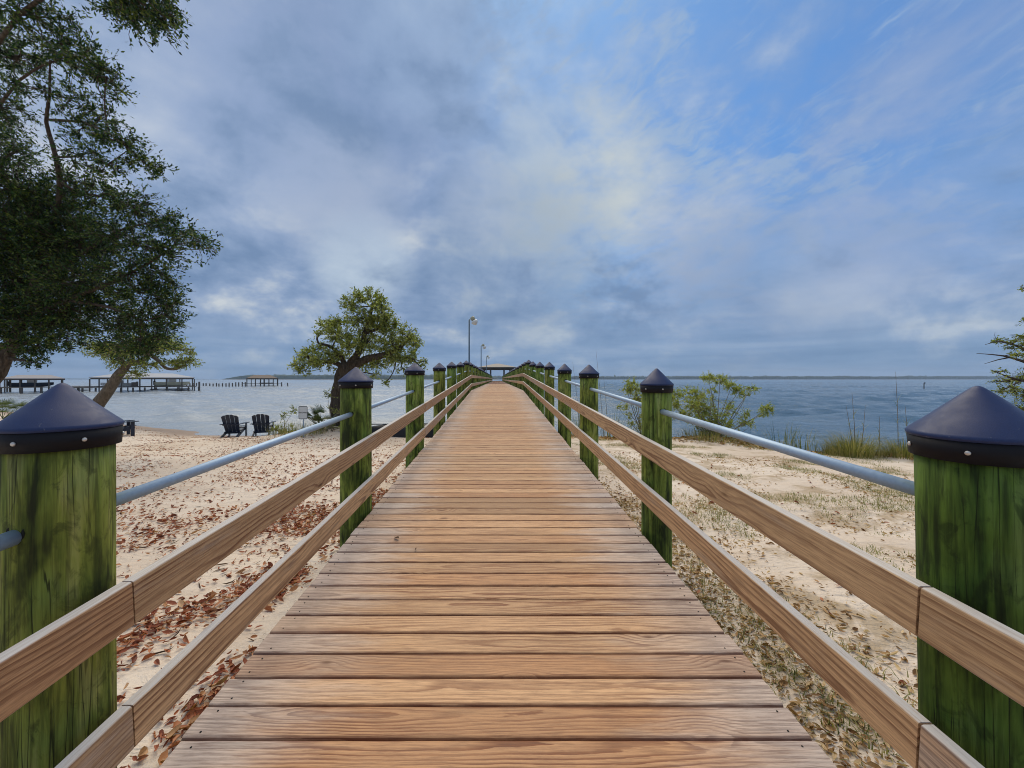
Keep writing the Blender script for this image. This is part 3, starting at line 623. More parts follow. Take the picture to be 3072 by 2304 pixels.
# big live oak on the left
Yo = 9.0
oak_limbs = [([P(-75, 1275, Yo), P(-45, 1200, Yo), P(-8, 1120, Yo), P(30, 1050, Yo), P(70, 960, Yo), P(110, 840, Yo), P(150, 700, Yo), P(185, 580, 8.8), P(170, 470, 8.6), P(135, 365, 8.5), P(150, 280, 8.3), P(150, 180, 8.0)], [0.42, 0.34, 0.27, 0.24, 0.20, 0.17, 0.14, 0.11, 0.09, 0.07, 0.05, 0.03]),
             ([P(70, 960, Yo), P(200, 900, 8.8), P(330, 850, 8.7), P(430, 800, 8.6), P(520, 740, 8.5)], [0.14, 0.11, 0.08, 0.055, 0.03]),
             ([P(110, 840, Yo), P(250, 760, 8.8), P(350, 690, 8.6), P(440, 670, 8.5)], [0.10, 0.07, 0.05, 0.03]),
             ([P(150, 700, Yo), P(30, 560, 9), P(-60, 400, 9), P(-80, 250, 8.6), P(0, 130, 8.0)], [0.13, 0.11, 0.09, 0.07, 0.04]),
             ([P(-80, 250, 8.6), P(60, 30, 7.2), P(220, -60, 6.8), P(380, -20, 6.6), P(470, 40, 6.5)], [0.08, 0.07, 0.06, 0.045, 0.02]),
             ([P(-60, 400, 9), P(60, 230, 8.4), P(180, 170, 8.1), P(300, 230, 8)], [0.07, 0.05, 0.04, 0.02]),
             ([P(150, 360, 8.5), P(250, 365, 8.4), P(330, 400, 8.2), P(420, 470, 8.1)], [0.06, 0.05, 0.04, 0.02]),
             ([P(200, 900, 8.8), P(330, 920, 8.8), P(420, 960, 8.8)], [0.08, 0.06, 0.03]),
             ([P(30, 1050, Yo), P(120, 1010, 9), P(190, 1000, 9)], [0.08, 0.05, 0.03])]
oak_cl = [(430, 45, 95, 55, 6.5, 0.9), (345, 5, 80, 40, 6.6, 0.9), (500, 60, 40, 40, 6.5, 0.8), (420, -40, 110, 40, 6.6),
          (50, 30, 100, 50, 7.6, 0.6), (170, 60, 80, 45, 7.8, 0.6), (180, 130, 90, 50, 8), (250, 190, 80, 45, 8), (320, 230, 55, 40, 8, 0.8), (350, 280, 40, 30, 8, 0.7), (60, 170, 90, 60, 8.3, 0.9), (90, 260, 70, 40, 8.3, 0.55),
          (20, 330, 60, 70, 9, 0.9), (215, 300, 70, 35, 8.1, 0.8), (300, 350, 70, 35, 8, 0.75), (250, 385, 75, 35, 8.2), (350, 420, 70, 40, 8), (420, 480, 55, 32, 8), (475, 515, 38, 18, 8, 0.8),
          (30, 450, 75, 70, 9.2, 0.9), (250, 470, 80, 45, 8.4, 0.7), (320, 500, 60, 35, 8.2, 0.7), (210, 540, 70, 40, 8.6, 0.7),
          (50, 580, 120, 80, 9.2, 1.2), (170, 640, 110, 70, 9, 1.2), (300, 590, 90, 50, 8.6), (390, 610, 70, 45, 8.5), (470, 660, 70, 45, 8.5), (540, 700, 60, 38, 8.5), (600, 725, 45, 26, 8.5), (640, 740, 20, 12, 8.5),
          (60, 720, 150, 100, 9.3, 1.5), (230, 730, 120, 80, 9, 1.3), (350, 700, 80, 55, 8.7), (440, 740, 75, 50, 8.6), (520, 760, 45, 28, 8.6, 0.8),
          (80, 850, 160, 100, 9.3, 1.5), (250, 840, 110, 80, 9, 1.2), (380, 820, 80, 60, 8.8, 0.8), (480, 820, 55, 50, 8.8, 0.9), (430, 880, 70, 55, 8.8, 1.1), (505, 900, 40, 45, 8.8, 0.9),
          (60, 960, 140, 80, 9.3, 1.4), (200, 940, 100, 80, 9.2, 1.2), (330, 920, 75, 60, 9), (430, 960, 80, 50, 9), (505, 970, 38, 45, 9, 0.9), (110, 1040, 70, 35, 9.2, 0.9), (200, 1030, 50, 35, 9.2, 0.8), (20, 1050, 50, 35, 9.2, 0.8), (95, 1085, 22, 22, 9.2, 0.7),
          (370, 990, 70, 45, 9), (420, 1050, 70, 35, 9, 0.8), (340, 1030, 50, 30, 9, 0.7), (520, 930, 30, 60, 8.9, 0.9), (530, 860, 22, 30, 8.8, 0.7), (460, 1020, 70, 35, 9, 0.9), (-120, 700, 140, 160, 9.4), (-120, 400, 130, 150, 9.4), (-90, 950, 110, 90, 9.4), (-80, 120, 120, 110, 8.6)]
ob = P(-75, 1275, Yo); ob[2] = float(ground(ob[0], ob[1])) - 0.05
oak_limbs[0][0][0] = ob
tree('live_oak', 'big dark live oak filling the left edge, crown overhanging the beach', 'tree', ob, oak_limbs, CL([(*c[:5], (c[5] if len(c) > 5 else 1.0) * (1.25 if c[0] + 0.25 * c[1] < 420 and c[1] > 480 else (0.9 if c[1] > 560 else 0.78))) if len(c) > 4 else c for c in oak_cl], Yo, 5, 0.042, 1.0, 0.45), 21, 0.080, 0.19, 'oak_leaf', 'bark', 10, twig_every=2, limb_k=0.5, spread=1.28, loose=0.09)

# leaning tree behind the left foreground post
Yl = 18.5
lb = P(262, 1285, Yl); lb[2] = float(ground(lb[0], lb[1])) - 0.05
lean_l = [([lb, P(295, 1210, Yl), P(335, 1160, Yl), P(362, 1112, Yl), P(385, 1088, Yl)], [0.32, 0.27, 0.23, 0.20, 0.15]),
          ([P(380, 1092, Yl), P(425, 1085, Yl), P(452, 1060, Yl), P(470, 1035, Yl), P(500, 1020, Yl)], [0.15, 0.12, 0.09, 0.07, 0.04]),
          ([P(452, 1065, Yl), P(480, 1085, Yl), P(500, 1108, Yl), P(530, 1108, Yl), P(555, 1095, Yl)], [0.10, 0.08, 0.07, 0.06, 0.03]),
          ([P(375, 1095, Yl), P(345, 1060, Yl), P(310, 1030, Yl)], [0.14, 0.10, 0.05]),
          ([P(470, 1040, Yl), P(530, 1050, Yl), P(583, 1049, Yl)], [0.05, 0.04, 0.02])]
tree('leaning_tree', 'leaning tree with bare bent trunk behind the left foreground post cap', 'tree', lb, lean_l,
     CL([(300, 1040, 35, 20), (340, 1060, 40, 25), (390, 1050, 45, 30), (430, 1035, 50, 30), (480, 1025, 45, 25), (520, 1045, 35, 20, Yl, .8), (560, 1085, 28, 18), (525, 1090, 25, 15, Yl, .8), (440, 1095, 40, 16, Yl, .7), (405, 1120, 25, 14, Yl, .6), (350, 1090, 25, 12, Yl, .6), (570, 1060, 18, 14, Yl, .6)], Yl, 8, 0.15, 1.6), 33, 0.105, 0.22, 'tree_leaf', 'bark_pale', 9, spread=1.3, loose=0.08, r0=0.06, twr=0.008)

# leafy shore tree behind the second left post
Yt = 15.6
tb = P(1022, 1290, Yt); tb[2] = float(ground(tb[0], tb[1])) - 0.1
sh_l = [([tb, P(1014, 1240, Yt), P(1014, 1185, Yt), P(1026, 1130, Yt), P(1045, 1095, Yt)], [0.44, 0.37, 0.35, 0.36, 0.30]),
        ([P(1040, 1100, Yt), P(1100, 1078, Yt), P(1160, 1062, Yt), P(1205, 1040, Yt), P(1240, 1000, Yt)], [0.26, 0.20, 0.15, 0.09, 0.04]),
        ([P(1048, 1100, Yt), P(1078, 1050, Yt), P(1095, 1000, Yt), P(1112, 945, Yt), P(1118, 905, Yt)], [0.22, 0.16, 0.12, 0.08, 0.04]),
        ([P(1112, 945, Yt), P(1120, 910, Yt), P(1150, 915, Yt)], [0.06, 0.05, 0.03]),
        ([P(1035, 1105, Yt), P(1000, 1085, Yt), P(955, 1085, Yt), P(915, 1090, Yt)], [0.16, 0.11, 0.07, 0.04]),
        ([P(1040, 1100, Yt), P(1020, 1060, Yt), P(985, 1035, Yt), P(952, 1030, Yt), P(951, 1012, Yt), P(962, 1003, Yt)], [0.15, 0.10, 0.07, 0.05, 0.045, 0.02]),
        ([P(1095, 1000, Yt), P(1140, 985, Yt), P(1170, 950, Yt)], [0.09, 0.06, 0.03]),
        ([P(1160, 1062, Yt), P(1200, 1075, Yt), P(1235, 1070, Yt)], [0.08, 0.05, 0.03])]
sh_c = [(1106, 884, 45, 17), (1075, 893, 28, 20), (1050, 912, 28, 30), (1140, 905, 25, 25), (1142, 940, 42, 40), (1085, 955, 50, 32), (1120, 975, 45, 30), (985, 978, 35, 22), (1022, 970, 40, 22), (960, 1000, 20, 14, Yt, .6), (1016, 1005, 50, 28), (1171, 985, 36, 36), (1218, 1008, 32, 32), (1245, 1025, 26, 32), (1106, 1022, 58, 38), (1060, 1035, 45, 30), (1178, 1037, 50, 36),
        (925, 1066, 38, 28), (899, 1095, 20, 24), (915, 1115, 22, 12, Yt, .6), (962, 1085, 45, 24), (1010, 1068, 45, 24), (960, 1045, 40, 18, Yt, .8), (1197, 1070, 50, 24), (1130, 1090, 60, 22), (1232, 1075, 24, 28), (1272, 1085, 13, 14, Yt, .9), (1260, 1100, 14, 10, Yt, .5), (1157, 1148, 14, 12, Yt, .7), (1124, 1122, 30, 10, Yt, .5), (1205, 1110, 25, 14, Yt, .5), (1080, 1110, 30, 12, Yt, .6), (1000, 1105, 25, 10, Yt, .5)]
tree('shore_tree', 'bushy rounded shore tree with thick brown trunk behind the second left post', 'tree', tb, sh_l, CL(sh_c, Yt, 17, 0.095, 1.5, 0.6), 51, 0.10, 0.22, 'tree_leaf', 'bark', 9, twig_every=2, spread=1.18, loose=0.06, limb_k=0.82, r0=0.05, twr=0.008)

# tree reaching in from the right edge
Yr = 10.0
rb_ = P(3230, 1330, Yr); rb_[2] = float(ground(rb_[0], rb_[1])) - 0.05
rt_l = [([rb_, P(3210, 1220, Yr), P(3170, 1130, Yr), P(3130, 1080, Yr)], [0.18, 0.14, 0.11, 0.07]), ([P(3170, 1130, Yr), P(3090, 1090, Yr), P(3010, 1066, Yr), P(2930, 1060, Yr)], [0.06, 0.04, 0.02, 0.005]),
        ([P(3030, 1072, Yr), P(2990, 1080, Yr), P(2952, 1092, Yr)], [0.02, 0.012, 0.004]), ([P(3190, 1180, Yr), P(3100, 1150, Yr), P(3020, 1130, Yr), P(2975, 1110, Yr)], [0.06, 0.04, 0.02, 0.006]), ([P(3130, 1080, Yr), P(3110, 980, Yr), P(3085, 880, Yr)], [0.05, 0.03, 0.01]), ([P(3130, 1080, Yr), P(3060, 1040, Yr), P(2995, 1022, Yr), P(2955, 1034, Yr)], [0.04, 0.03, 0.015, 0.005])]
tree('wispy_tree', 'wispy tree reaching in from the right edge above the right foreground post', 'tree', rb_, rt_l,
     CL([(3000, 1020, 26, 14, Yr, .9), (3040, 1035, 35, 22), (3075, 1020, 35, 25), (3050, 1060, 30, 14), (3100, 1060, 40, 30), (3000, 1115, 25, 12, Yr, .7), (3045, 1140, 40, 22), (3020, 1165, 30, 22), (3070, 1185, 45, 30), (2990, 1145, 20, 12, Yr, .6), (3110, 1130, 50, 40), (3075, 865, 18, 12, Yr, .7), (3110, 950, 30, 40), (3120, 1230, 60, 40)], Yr, 4, 0.05, 1.2, 0.3), 61, 0.07, 0.21, 'tree_leaf', 'bark', 5, r0=0.02)

# shrubs on the right bank
def shrub(name, label, px, py, Y, tipsl, seed, k, mat='shrub_leaf', leaf=0.050, extra=8):
    r = np.random.default_rng(seed); b = P(px, py, Y); b[2] = float(ground(b[0], b[1])) - 0.03
    limbs = []; fuzz = []
    for it in tipsl:
        tpt = P(it[0], it[1], Y + r.uniform(-0.5, 0.5)); s = b + r.normal(0, 0.12, 3) * (1, 1, 0)
        limbs.append((list(curve_pts(s, tpt, r, 0.06, 5, 0.05)), [0.020, 0.016, 0.012, 0.009, 0.005]))
    for _ in range(extra):
        tpt = b + np.array((r.uniform(-1.3, 1.3), r.uniform(-0.6, 0.6), r.uniform(0.6, 2.0))); fuzz.append((tpt, (0.16, 0.16, 0.20), 14)); fuzz.append(((b + tpt) / 2 + r.normal(0, 0.1, 3), (0.2, 0.2, 0.25), 8)); limbs.append((list(curve_pts(b + r.normal(0, 0.15, 3) * (1, 1, 0), tpt, r, 0.08, 5)), [0.014, 0.011, 0.008, 0.005, 0.003]))
    return tree(name, label, 'shrub', b, limbs, CL(tipsl, Y, seed, k, 1.0, 0.4) + fuzz, seed, leaf, 0.20, mat, 'stem', 15, r0=0.010, twr=0.004, loose=0.06)
shrub('shore_shrub', 'tall open shrub with yellow-green tufts, right of the second right post', 2150, 1335, 14.0,
      [(2125, 1133, 26, 14), (2160, 1140, 28, 16), (2195, 1158, 28, 18), (2215, 1175, 22, 14), (2258, 1165, 18, 11), (2240, 1185, 16, 10, 14, .7), (2300, 1228, 24, 15, 14, 1.3), (2285, 1245, 16, 8, 14, .6), (2090, 1185, 26, 22), (2075, 1215, 24, 22), (2110, 1225, 26, 26), (2095, 1255, 24, 20, 14, .7), (2060, 1240, 16, 16, 14, .7), (2230, 1268, 16, 14), (2190, 1230, 30, 20, 14, .5), (2160, 1270, 34, 20, 14, .35), (2130, 1300, 34, 16, 14, .4)], 71, 0.19, extra=26)
shrub('shore_shrub', 'leafy shrub half hidden behind the second right post', 1945, 1318, 15.0,
      [(1893, 1147, 22, 12), (1880, 1165, 16, 12), (1905, 1165, 24, 18), (1915, 1195, 26, 22), (1890, 1180, 16, 12, 15, .7), (1935, 1215, 20, 20), (2030, 1180, 18, 20), (2030, 1215, 18, 22), (2040, 1240, 14, 14), (1960, 1180, 30, 24), (1985, 1215, 30, 26), (1925, 1250, 14, 14, 15, .5), (1935, 1280, 14, 14, 15, .4)], 73, 0.19, extra=10)
shrub('low_shrub', 'small low dark shrub between the right navy chair and the sign', 838, 1303, 14.9, [(832, 1290, 22, 9), (850, 1296, 22, 7), (868, 1298, 16, 6), (820, 1284, 12, 8)], 74, 0.09, 'tree_leaf', 0.06, 2)
shrub('low_shrub', 'low leafy shrub at the foot of the shore tree trunk', 990, 1290, 14.4, [(975, 1275, 24, 12), (1000, 1282, 26, 10), (1030, 1284, 24, 9), (955, 1284, 18, 9)], 76, 0.09, 'tree_leaf', 0.06, 3)

# grass and reeds
def blades(r, b, n, h, spread, lean=0.35, wd=0.012, seg=4):
    """n arching blades from b; returns vertices and quads"""
    V = []; Q = []
    for i in range(n):
        a = r.uniform(0, 6.283); d = np.array((math.cos(a), math.sin(a), 0)); s = np.array((-d[1], d[0], 0)); H = h * r.uniform(0.45, 1.1); ln = H * r.uniform(0.05, lean) ; p0 = b + d * r.random() ** 0.6 * spread
        k0 = len(V)
        for j in range(seg):
            u = j / (seg - 1); c = p0 + d * ln * u * u + np.array((0, 0, H * (u - 0.18 * u * u * ln / H))); ww = wd * (1 - u * 0.92)
            V += [c - s * ww / 2, c + s * ww / 2]
        Q += [[k0 + 2 * j, k0 + 2 * j + 1, k0 + 2 * j + 3, k0 + 2 * j + 2] for j in range(seg - 1)]
    return V, Q
def clump(name, label, cat, px, py, Y, n, h, spread, seed, mat, lean=0.5, wd=0.014, dy=0, group=None):
    r = np.random.default_rng(seed); b = P(px, py, Y); b[2] = float(ground(b[0], b[1])); t = thing(name, label, cat, b, group=group)
    V, Q = blades(r, np.zeros(3), n, h, spread, lean, wd)
    obj('leaves', quads_np('leaves', np.array(V), np.array(Q)), M[mat], t, kind='stuff'); return t
clump('grass_clump', 'broad olive grass clump at the water edge, left of right foreground post', 'grass', 2560, 1385, 10.6, 1000, 0.68, 0.62, 1, 'grass', 1.2, 0.012)
clump('grass_clump', 'grass clump touching the left side of the right foreground post', 'grass', 2715, 1400, 10.2, 650, 0.55, 0.50, 2, 'grass', 1.1, 0.011)
clump('grass_clump', 'short grass clump beside the broad olive one, nearer the pipe', 'grass', 2490, 1380, 11.0, 260, 0.45, 0.30, 3, 'grass', 0.9, 0.011)
clump('grass_clump', 'green grass clump between the broad olive one and the right foreground post', 'grass', 2640, 1390, 10.4, 160, 0.30, 0.34, 31, 'grass', 1.0, 0.011)
clump('reed_clump', 'sparse leafy reeds below the tall open shrub, on its right', 'reeds', 2345, 1330, 12.6, 46, 1.0, 0.5, 4, 'reed', 0.5, 0.022)
clump('reed_clump', 'reeds at the water edge where the right pipe crosses the shoreline', 'reeds', 2410, 1345, 12.0, 40, 0.8, 0.4, 5, 'reed', 0.5, 0.020)
clump('reed_clump', 'thin reeds between the second and third right posts', 'reeds', 1835, 1300, 15.2, 60, 1.3, 0.55, 6, 'reed', 0.45, 0.020)
clump('reed_clump', 'low reeds just right of the third right post', 'reeds', 1885, 1305, 14.8, 60, 0.7, 0.5, 7, 'reed', 0.6, 0.020)
clump('reed_clump', 'dense green reeds seen between the third and fourth right posts', 'reeds', 1735, 1298, 15.6, 90, 1.1, 0.45, 8, 'reed', 0.5, 0.022)
clump('reed_clump', 'low dry grass under the tall open shrub', 'grass', 2120, 1345, 13.4, 420, 0.40, 1.0, 9, 'grass', 0.9)
clump('grass_clump', 'low dry grass on the bank right of the tall open shrub', 'grass', 2290, 1352, 12.6, 420, 0.24, 1.0, 10, 'grass', 0.9)
clump('grass_clump', 'sparse grass round the foot of the sign post', 'grass', 880, 1288, 14.2, 260, 0.5, 0.9, 12, 'grass', 0.6)
clump('grass_clump', 'sparse grass between the sign post and the shore tree', 'grass', 948, 1288, 14.2, 200, 0.5, 0.6, 13, 'grass', 0.6)
def stalk(px, py0, py1, Y, lean, label, seed):
    b = P(px, py0, Y); b[2] = float(ground(b[0], b[1])) - 0.02; top = P(px + lean, py1, Y)
    t = thing('tall_reed', label, 'reed', b, group='tall single reed stalks on the right bank'); d = top - b
    MB().tube([(0, 0, 0), tuple(d * 0.5 + (0.02, 0, 0)), tuple(d)], [0.010, 0.007, 0.003], 5).part('stem', M['stem'], t)
    r = np.random.default_rng(seed); V, Q = [], []
    for f in (0.2, 0.4, 0.6):
        v, q_ = blades(r, d * f, 2, 0.35, 0.01, 1.2, 0.014); k = len(V); V += v; Q += [[i + k for i in x] for x in q_]
    obj('leaves', quads_np('leaves', np.array(V), np.array(Q)), M['reed'], t)
for i, (px, a, b_, Y, ln, lb_) in enumerate(((1812, 1290, 1052, 15.0, -24, 'tallest bare reed stalk rising just right of the third right post'), (1742, 1290, 1085, 15.5, -24, 'thin tall reed stalk between the third and fourth right posts'), (1825, 1290, 1130, 15.0, -14, 'shorter reed stalk beside the tallest bare one'),
        (2695, 1370, 1115, 10.5, -8, 'tall thin reed stalk just left of the right foreground post cap'), (2566, 1370, 1180, 10.7, -10, 'reed stalk rising out of the broad olive grass clump'), (2580, 1370, 1215, 10.7, 16, 'right-leaning reed stalk in the broad olive grass clump'), (2560, 1370, 1215, 10.7, -22, 'left-leaning reed stalk in the broad olive grass clump'), (2725, 1370, 1215, 10.4, -10, 'tufted reed stalk touching the edge of the right foreground cap'), (2636, 1370, 1250, 10.5, 2, 'short reed stalk right of the broad olive grass clump'))):
    stalk(px, a, b_, Y, ln, lb_, i)

# palmettos
def palmetto(label, px, py, Y, h, seed, n=9):
    r = np.random.default_rng(seed); b = P(px, py, Y); b[2] = float(ground(b[0], b[1])); t = thing('saw_palmetto', label, 'palm', b)
    st = MB(); V = []; Q = []
    for i in range(n):
        a = r.uniform(0, 6.28); el = r.uniform(0.5, 1.25); d = np.array((math.cos(a) * math.cos(el), math.sin(a) * math.cos(el), math.sin(el))); c = d * h * r.uniform(0.5, 1.0)
        st.tube([(0, 0, 0), tuple(c)], [0.015, 0.008], 5)
        s = np.cross(d, (0, 0, 1)); s /= np.linalg.norm(s); nn = np.cross(s, d)
        for q_ in range(17):
            f = (q_ / 16 - 0.5) * 3.6; e = d * math.cos(f) + s * math.sin(f); L = h * 0.45 * (0.75 + 0.25 * math.cos(f)) * r.uniform(0.85, 1.1); sd = np.cross(e, nn); k = len(V)
            V += [c - sd * 0.006, c + sd * 0.006, c + e * L * 0.55 + sd * 0.016 + nn * 0.02, c + e * L + nn * -0.06 * L, c + e * L * 0.55 - sd * 0.016 + nn * 0.02]
            Q += [[k, k + 1, k + 2, k + 4]]; Q += [[k + 4, k + 2, k + 3, k + 3]]
    Q = [q_ if q_[2] != q_[3] else q_[:3] for q_ in Q]
    st.part('stems', M['palm'], t); obj('fronds', raw('fronds', V, Q), M['palm'], t)
palmetto('spiky palmetto at the left foot of the shore tree', 968, 1278, 14.6, 0.85, 1, 11)
palmetto('palmetto at the far left edge beside the left foreground cap', 8, 1250, 21.0, 1.1, 2, 10)
palmetto('small palmetto fan just left of the left foreground cap', 30, 1245, 22.0, 0.9, 3, 5)

# ------------------------------------------------------------------ litter on the sand
def curled(r, n, pos, L, flat=0.5, wr=(0.12, 0.24)):
    """dry curled leaves, 8 vertices each"""
    a = r.uniform(0, 6.283, n); tl = r.normal(0, 0.22, n); d = np.stack([np.cos(a) * np.cos(tl), np.sin(a) * np.cos(tl), np.sin(tl)], 1)
    up = np.stack([r.normal(0, flat, n), r.normal(0, flat, n), np.ones(n)], 1); s = np.cross(d, up); s /= np.linalg.norm(s, axis=1)[:, None]; u = np.cross(s, d)
    L = L[:, None]; wd = L * r.uniform(*wr, n)[:, None]; cu = r.uniform(0.2, 1.3, n)[:, None] * wd; cl_ = r.uniform(-0.1, 0.28, n)[:, None] * L; c = pos
    p = lambda t, w_, q_: c + d * L * (t - 0.5) + s * wd * w_ + u * (cu * q_ + cl_ * (2 * t - 1) ** 2)
    V = np.stack([p(0, 0, 0), p(0.30, -0.9, 1), p(0.30, 0, 0), p(0.30, 0.9, 1), p(0.68, -0.85, 1), p(0.68, 0, 0), p(0.68, 0.85, 1), p(1, 0, 0.2)], 1).reshape(-1, 3)
    k = np.arange(n)[:, None] * 8
    Q = np.concatenate([k + np.array([[1, 2, 5, 4]]), k + np.array([[2, 3, 6, 5]]), k + np.array([[0, 2, 1, 1]])[:, :4]], 0)
    T = np.concatenate([k + np.array([[0, 2, 1]]), k + np.array([[0, 3, 2]]), k + np.array([[4, 5, 7]]), k + np.array([[5, 6, 7]]), k + np.array([[1, 2, 5]]), k + np.array([[1, 5, 4]]), k + np.array([[2, 3, 6]]), k + np.array([[2, 6, 5]])], 0)
    return V, T
def scatter(name, label, n, xr, yr, dens, Lr, mat, seed, zoff=0.006, flat=0.5, wr=(0.12, 0.24)):
    r = np.random.default_rng(seed); X = []; 
    while sum(map(len, X)) < n:
        q_ = np.stack([r.uniform(*xr, 60000), yr[0] + (yr[1] - yr[0]) * r.random(60000)], 1); keep = r.random(60000) < dens(q_[:, 0], q_[:, 1]); X.append(q_[keep])
    X = np.concatenate(X)[:n]; z = ground(X[:, 0], X[:, 1]) + zoff + r.random(n) * zoff
    V, T = curled(r, n, np.column_stack([X, z]), Lr[0] + (Lr[1] - Lr[0]) * 1.25 * r.random(n) ** 1.9, flat, wr)
    return obj(name, quads_np(name, V, T), M[mat], kind='stuff', label=label, category='litter')
shore = lambda x, y: np.clip((np.interp(x, SX, SY) - y - 0.6) / 1.5, 0, 1)
def d_left(x, y):
    edge = np.exp(-np.maximum(-x - 1.45, 0) / 1.0) * np.clip((7.5 - y) / 4, 0.05, 1); n1 = vnoise(x * 1.6 + 20, y * 1.6); n2 = vnoise(x * 0.7 + 5, y * 0.7 + 8)
    return np.clip((edge * 1.1 * np.clip((n1 - 0.38) * 4, 0.03, 1.2) + 0.07 * np.clip((n2 - 0.45) * 5, 0.05, 1)) * (x < -1.30), 0, 1) * shore(x, y)
scatter('leaf_litter', 'drifts of orange-brown dry leaves on the sand left of the boardwalk', 17000, (-9, -1.28), (0.6, 9.5), d_left, (0.018, 0.072), 'litter', 1, 0.010, 0.7)
def d_far(x, y): return np.clip(0.22 + 0.9 * np.clip((vnoise(x * 1.1 + 3, y * 2.4) - 0.42) * 3, 0, 1), 0, 1) * shore(x, y)
scatter('beach_debris', 'small dark leaves and bark bits strewn over the left beach', 26000, (-24, -1.4), (3.0, 20), d_far, (0.018, 0.062), 'litter', 2, 0.006, 0.7)
scatter('beach_debris', 'fine dark twigs scattered across the left beach', 7000, (-18, -1.4), (2.0, 19), d_far, (0.02, 0.11), 'twig', 3, 0.004, 0.2, (0.03, 0.07))
def d_right(x, y):
    edge = np.exp(-np.maximum(x - 1.5, 0) / 0.55) * np.clip((9 - y) / 4, 0.1, 1); n1 = vnoise(x * 1.5 + 40, y * 1.5 + 11)
    return np.clip(edge * 1.3 * np.clip((n1 - 0.12) * 3, 0.1, 1) + 0.16 * np.clip((n1 - 0.45) * 4, 0.03, 1), 0, 1) * shore(x, y) * (x > 1.3)
scatter('leaf_crumbs', 'tan and olive leaf crumbs along the right edge of the boardwalk', 21000, (1.28, 9), (0.5, 10), d_right, (0.010, 0.052), 'litter_dull', 4)
scatter('leaf_litter', 'few reddish dry leaves scattered on the right sand', 350, (1.3, 7), (0.8, 10), lambda x, y: 0.5 * shore(x, y), (0.04, 0.08), 'litter', 5)
scatter('leaf_crumbs', 'wrack line of dead stems along the right bank', 6000, (1.5, 14), (6, 17), lambda x, y: np.exp(-((np.interp(x, SX, SY) - y - 1.5) / 0.7) ** 2), (0.04, 0.16), 'litter_dull', 6, 0.02, 0.6)
# creeping grass on the right sand
def grass_patch(n, seed):
    r = np.random.default_rng(seed); V = []; Q = []; c = 0
    while c < n:
        x, y = 1.5 + 9.5 * r.random(), r.uniform(1.6, 14); q_ = float(vnoise(np.array(x * 1.1 + 60), np.array(y * 1.1 + 30)))
        if r.random() > max(0, (q_ - 0.5) * 4) or float(shore(np.array(x), np.array(y))) < 0.5: continue
        b = np.array((x, y, float(ground(x, y)))); v, f = blades(r, b, int(r.integers(5, 12)), 0.06, 0.10, 2.2, 0.007, 3); k = len(V); V += v; Q += [[i + k for i in z] for z in f]; c += 1
    return obj('creeping_grass', quads_np('creeping_grass', np.array(V), np.array(Q)), M['grass'], kind='stuff', label='thin creeping grass patches on the right sand', category='grass')
grass_patch(4200, 8)
# a few single leaves on the boards
for i, (px, py, lb_) in enumerate(((1190, 1618, 'dark curled dry leaf on the boards near the second left post'), (1247, 1652, 'small dark leaf scrap on the boards, nearer than the curled one'))):
    Y = 1140 * 1.47 / (py - 1078); r = np.random.default_rng(70 + i); p = P(px, py, Y); p[2] = deck_z(Y) + 0.012
    V, T = curled(r, 1, np.zeros((1, 3)), np.array([0.07 - 0.03 * i])); obj('dry_leaf', quads_np('dry_leaf', V, T), M['twig'], None, p, label=lb_, category='leaf')

# ------------------------------------------------------------------ chairs, sign, boat on the beach
def chair(label, px, py, Y, rotz, group=None):
    p = P(px, py, Y); p[2] = float(ground(p[0], p[1])) - 0.01
    t = thing('adirondack_chair', label, 'chair', p, rotz, group); m = M['navy']
    for s in (-1, 1):
        MB().bar((s * 0.27, -0.55, 0.03), (s * 0.27, 0.34, 0.36), 0.028, 0.12, (0, 0, 1)).part('side_rail', m, t)
        MB().box((s * 0.31, 0.28, 0.27), (0.03, 0.11, 0.54)).part('front_leg', m, t)
        MB().add([(s * 0.30 + a, b, z) for z in (0.545, 0.57) for a, b in ((-0.06, -0.42), (0.03, -0.42), (0.09, 0.10), (0.10, 0.40), (0.05, 0.46), (-0.04, 0.46), (-0.06, 0.30))],
                 [list(range(7))[::-1], list(range(7, 14))] + [[i, (i + 1) % 7, 7 + (i + 1) % 7, 7 + i] for i in range(7)]).part('arm', m, t)
    for i in range(5):
        u = i / 4; MB().bar((-0.29, 0.34 - 0.50 * u, 0.405 - 0.19 * u), (0.29, 0.34 - 0.50 * u, 0.405 - 0.19 * u), 0.105, 0.02, (0, 0.35, 1)).part('seat_slat', m, t)
    a = math.atan2(0.34, 0.80); up = Vector((0, -math.sin(a), math.cos(a))); nrm = Vector((0, math.cos(a), math.sin(a)))
    b0 = Vector((0, -0.13, 0.17))
    for i in range(4):
        c0 = (i - 1.5) * 0.128; c1 = (i - 1.5) * 0.155; V = []
        for th in (-0.011, 0.011):
            for (xa, h) in ((c0 - 0.058, 0), (c0 + 0.058, 0), (c1 + 0.070, 0.84 - 1.0 * (c1 + 0.070) ** 2), (c1, 0.855 - 1.0 * c1 ** 2), (c1 - 0.070, 0.84 - 1.0 * (c1 - 0.070) ** 2)):
                V.append(b0 + Vector((xa, 0, 0)) + up * h + nrm * th)
        MB().add(V, [[4, 3, 2, 1, 0], [5, 6, 7, 8, 9]] + [[i, (i + 1) % 5, 5 + (i + 1) % 5, 5 + i] for i in range(5)]).part('back_slat', m, t)
    for h in (0.05, 0.42):
        q_ = b0 + up * h - nrm * 0.03; MB().bar(q_ + Vector((-0.30, 0, 0)), q_ + Vector((0.30, 0, 0)), 0.07, 0.03, tuple(nrm)).part('back_brace', m, t)
    MB().bar((-0.256, -0.46, 0.06), (0.256, -0.46, 0.06), 0.03, 0.06).part('stretcher', m, t)
    return t
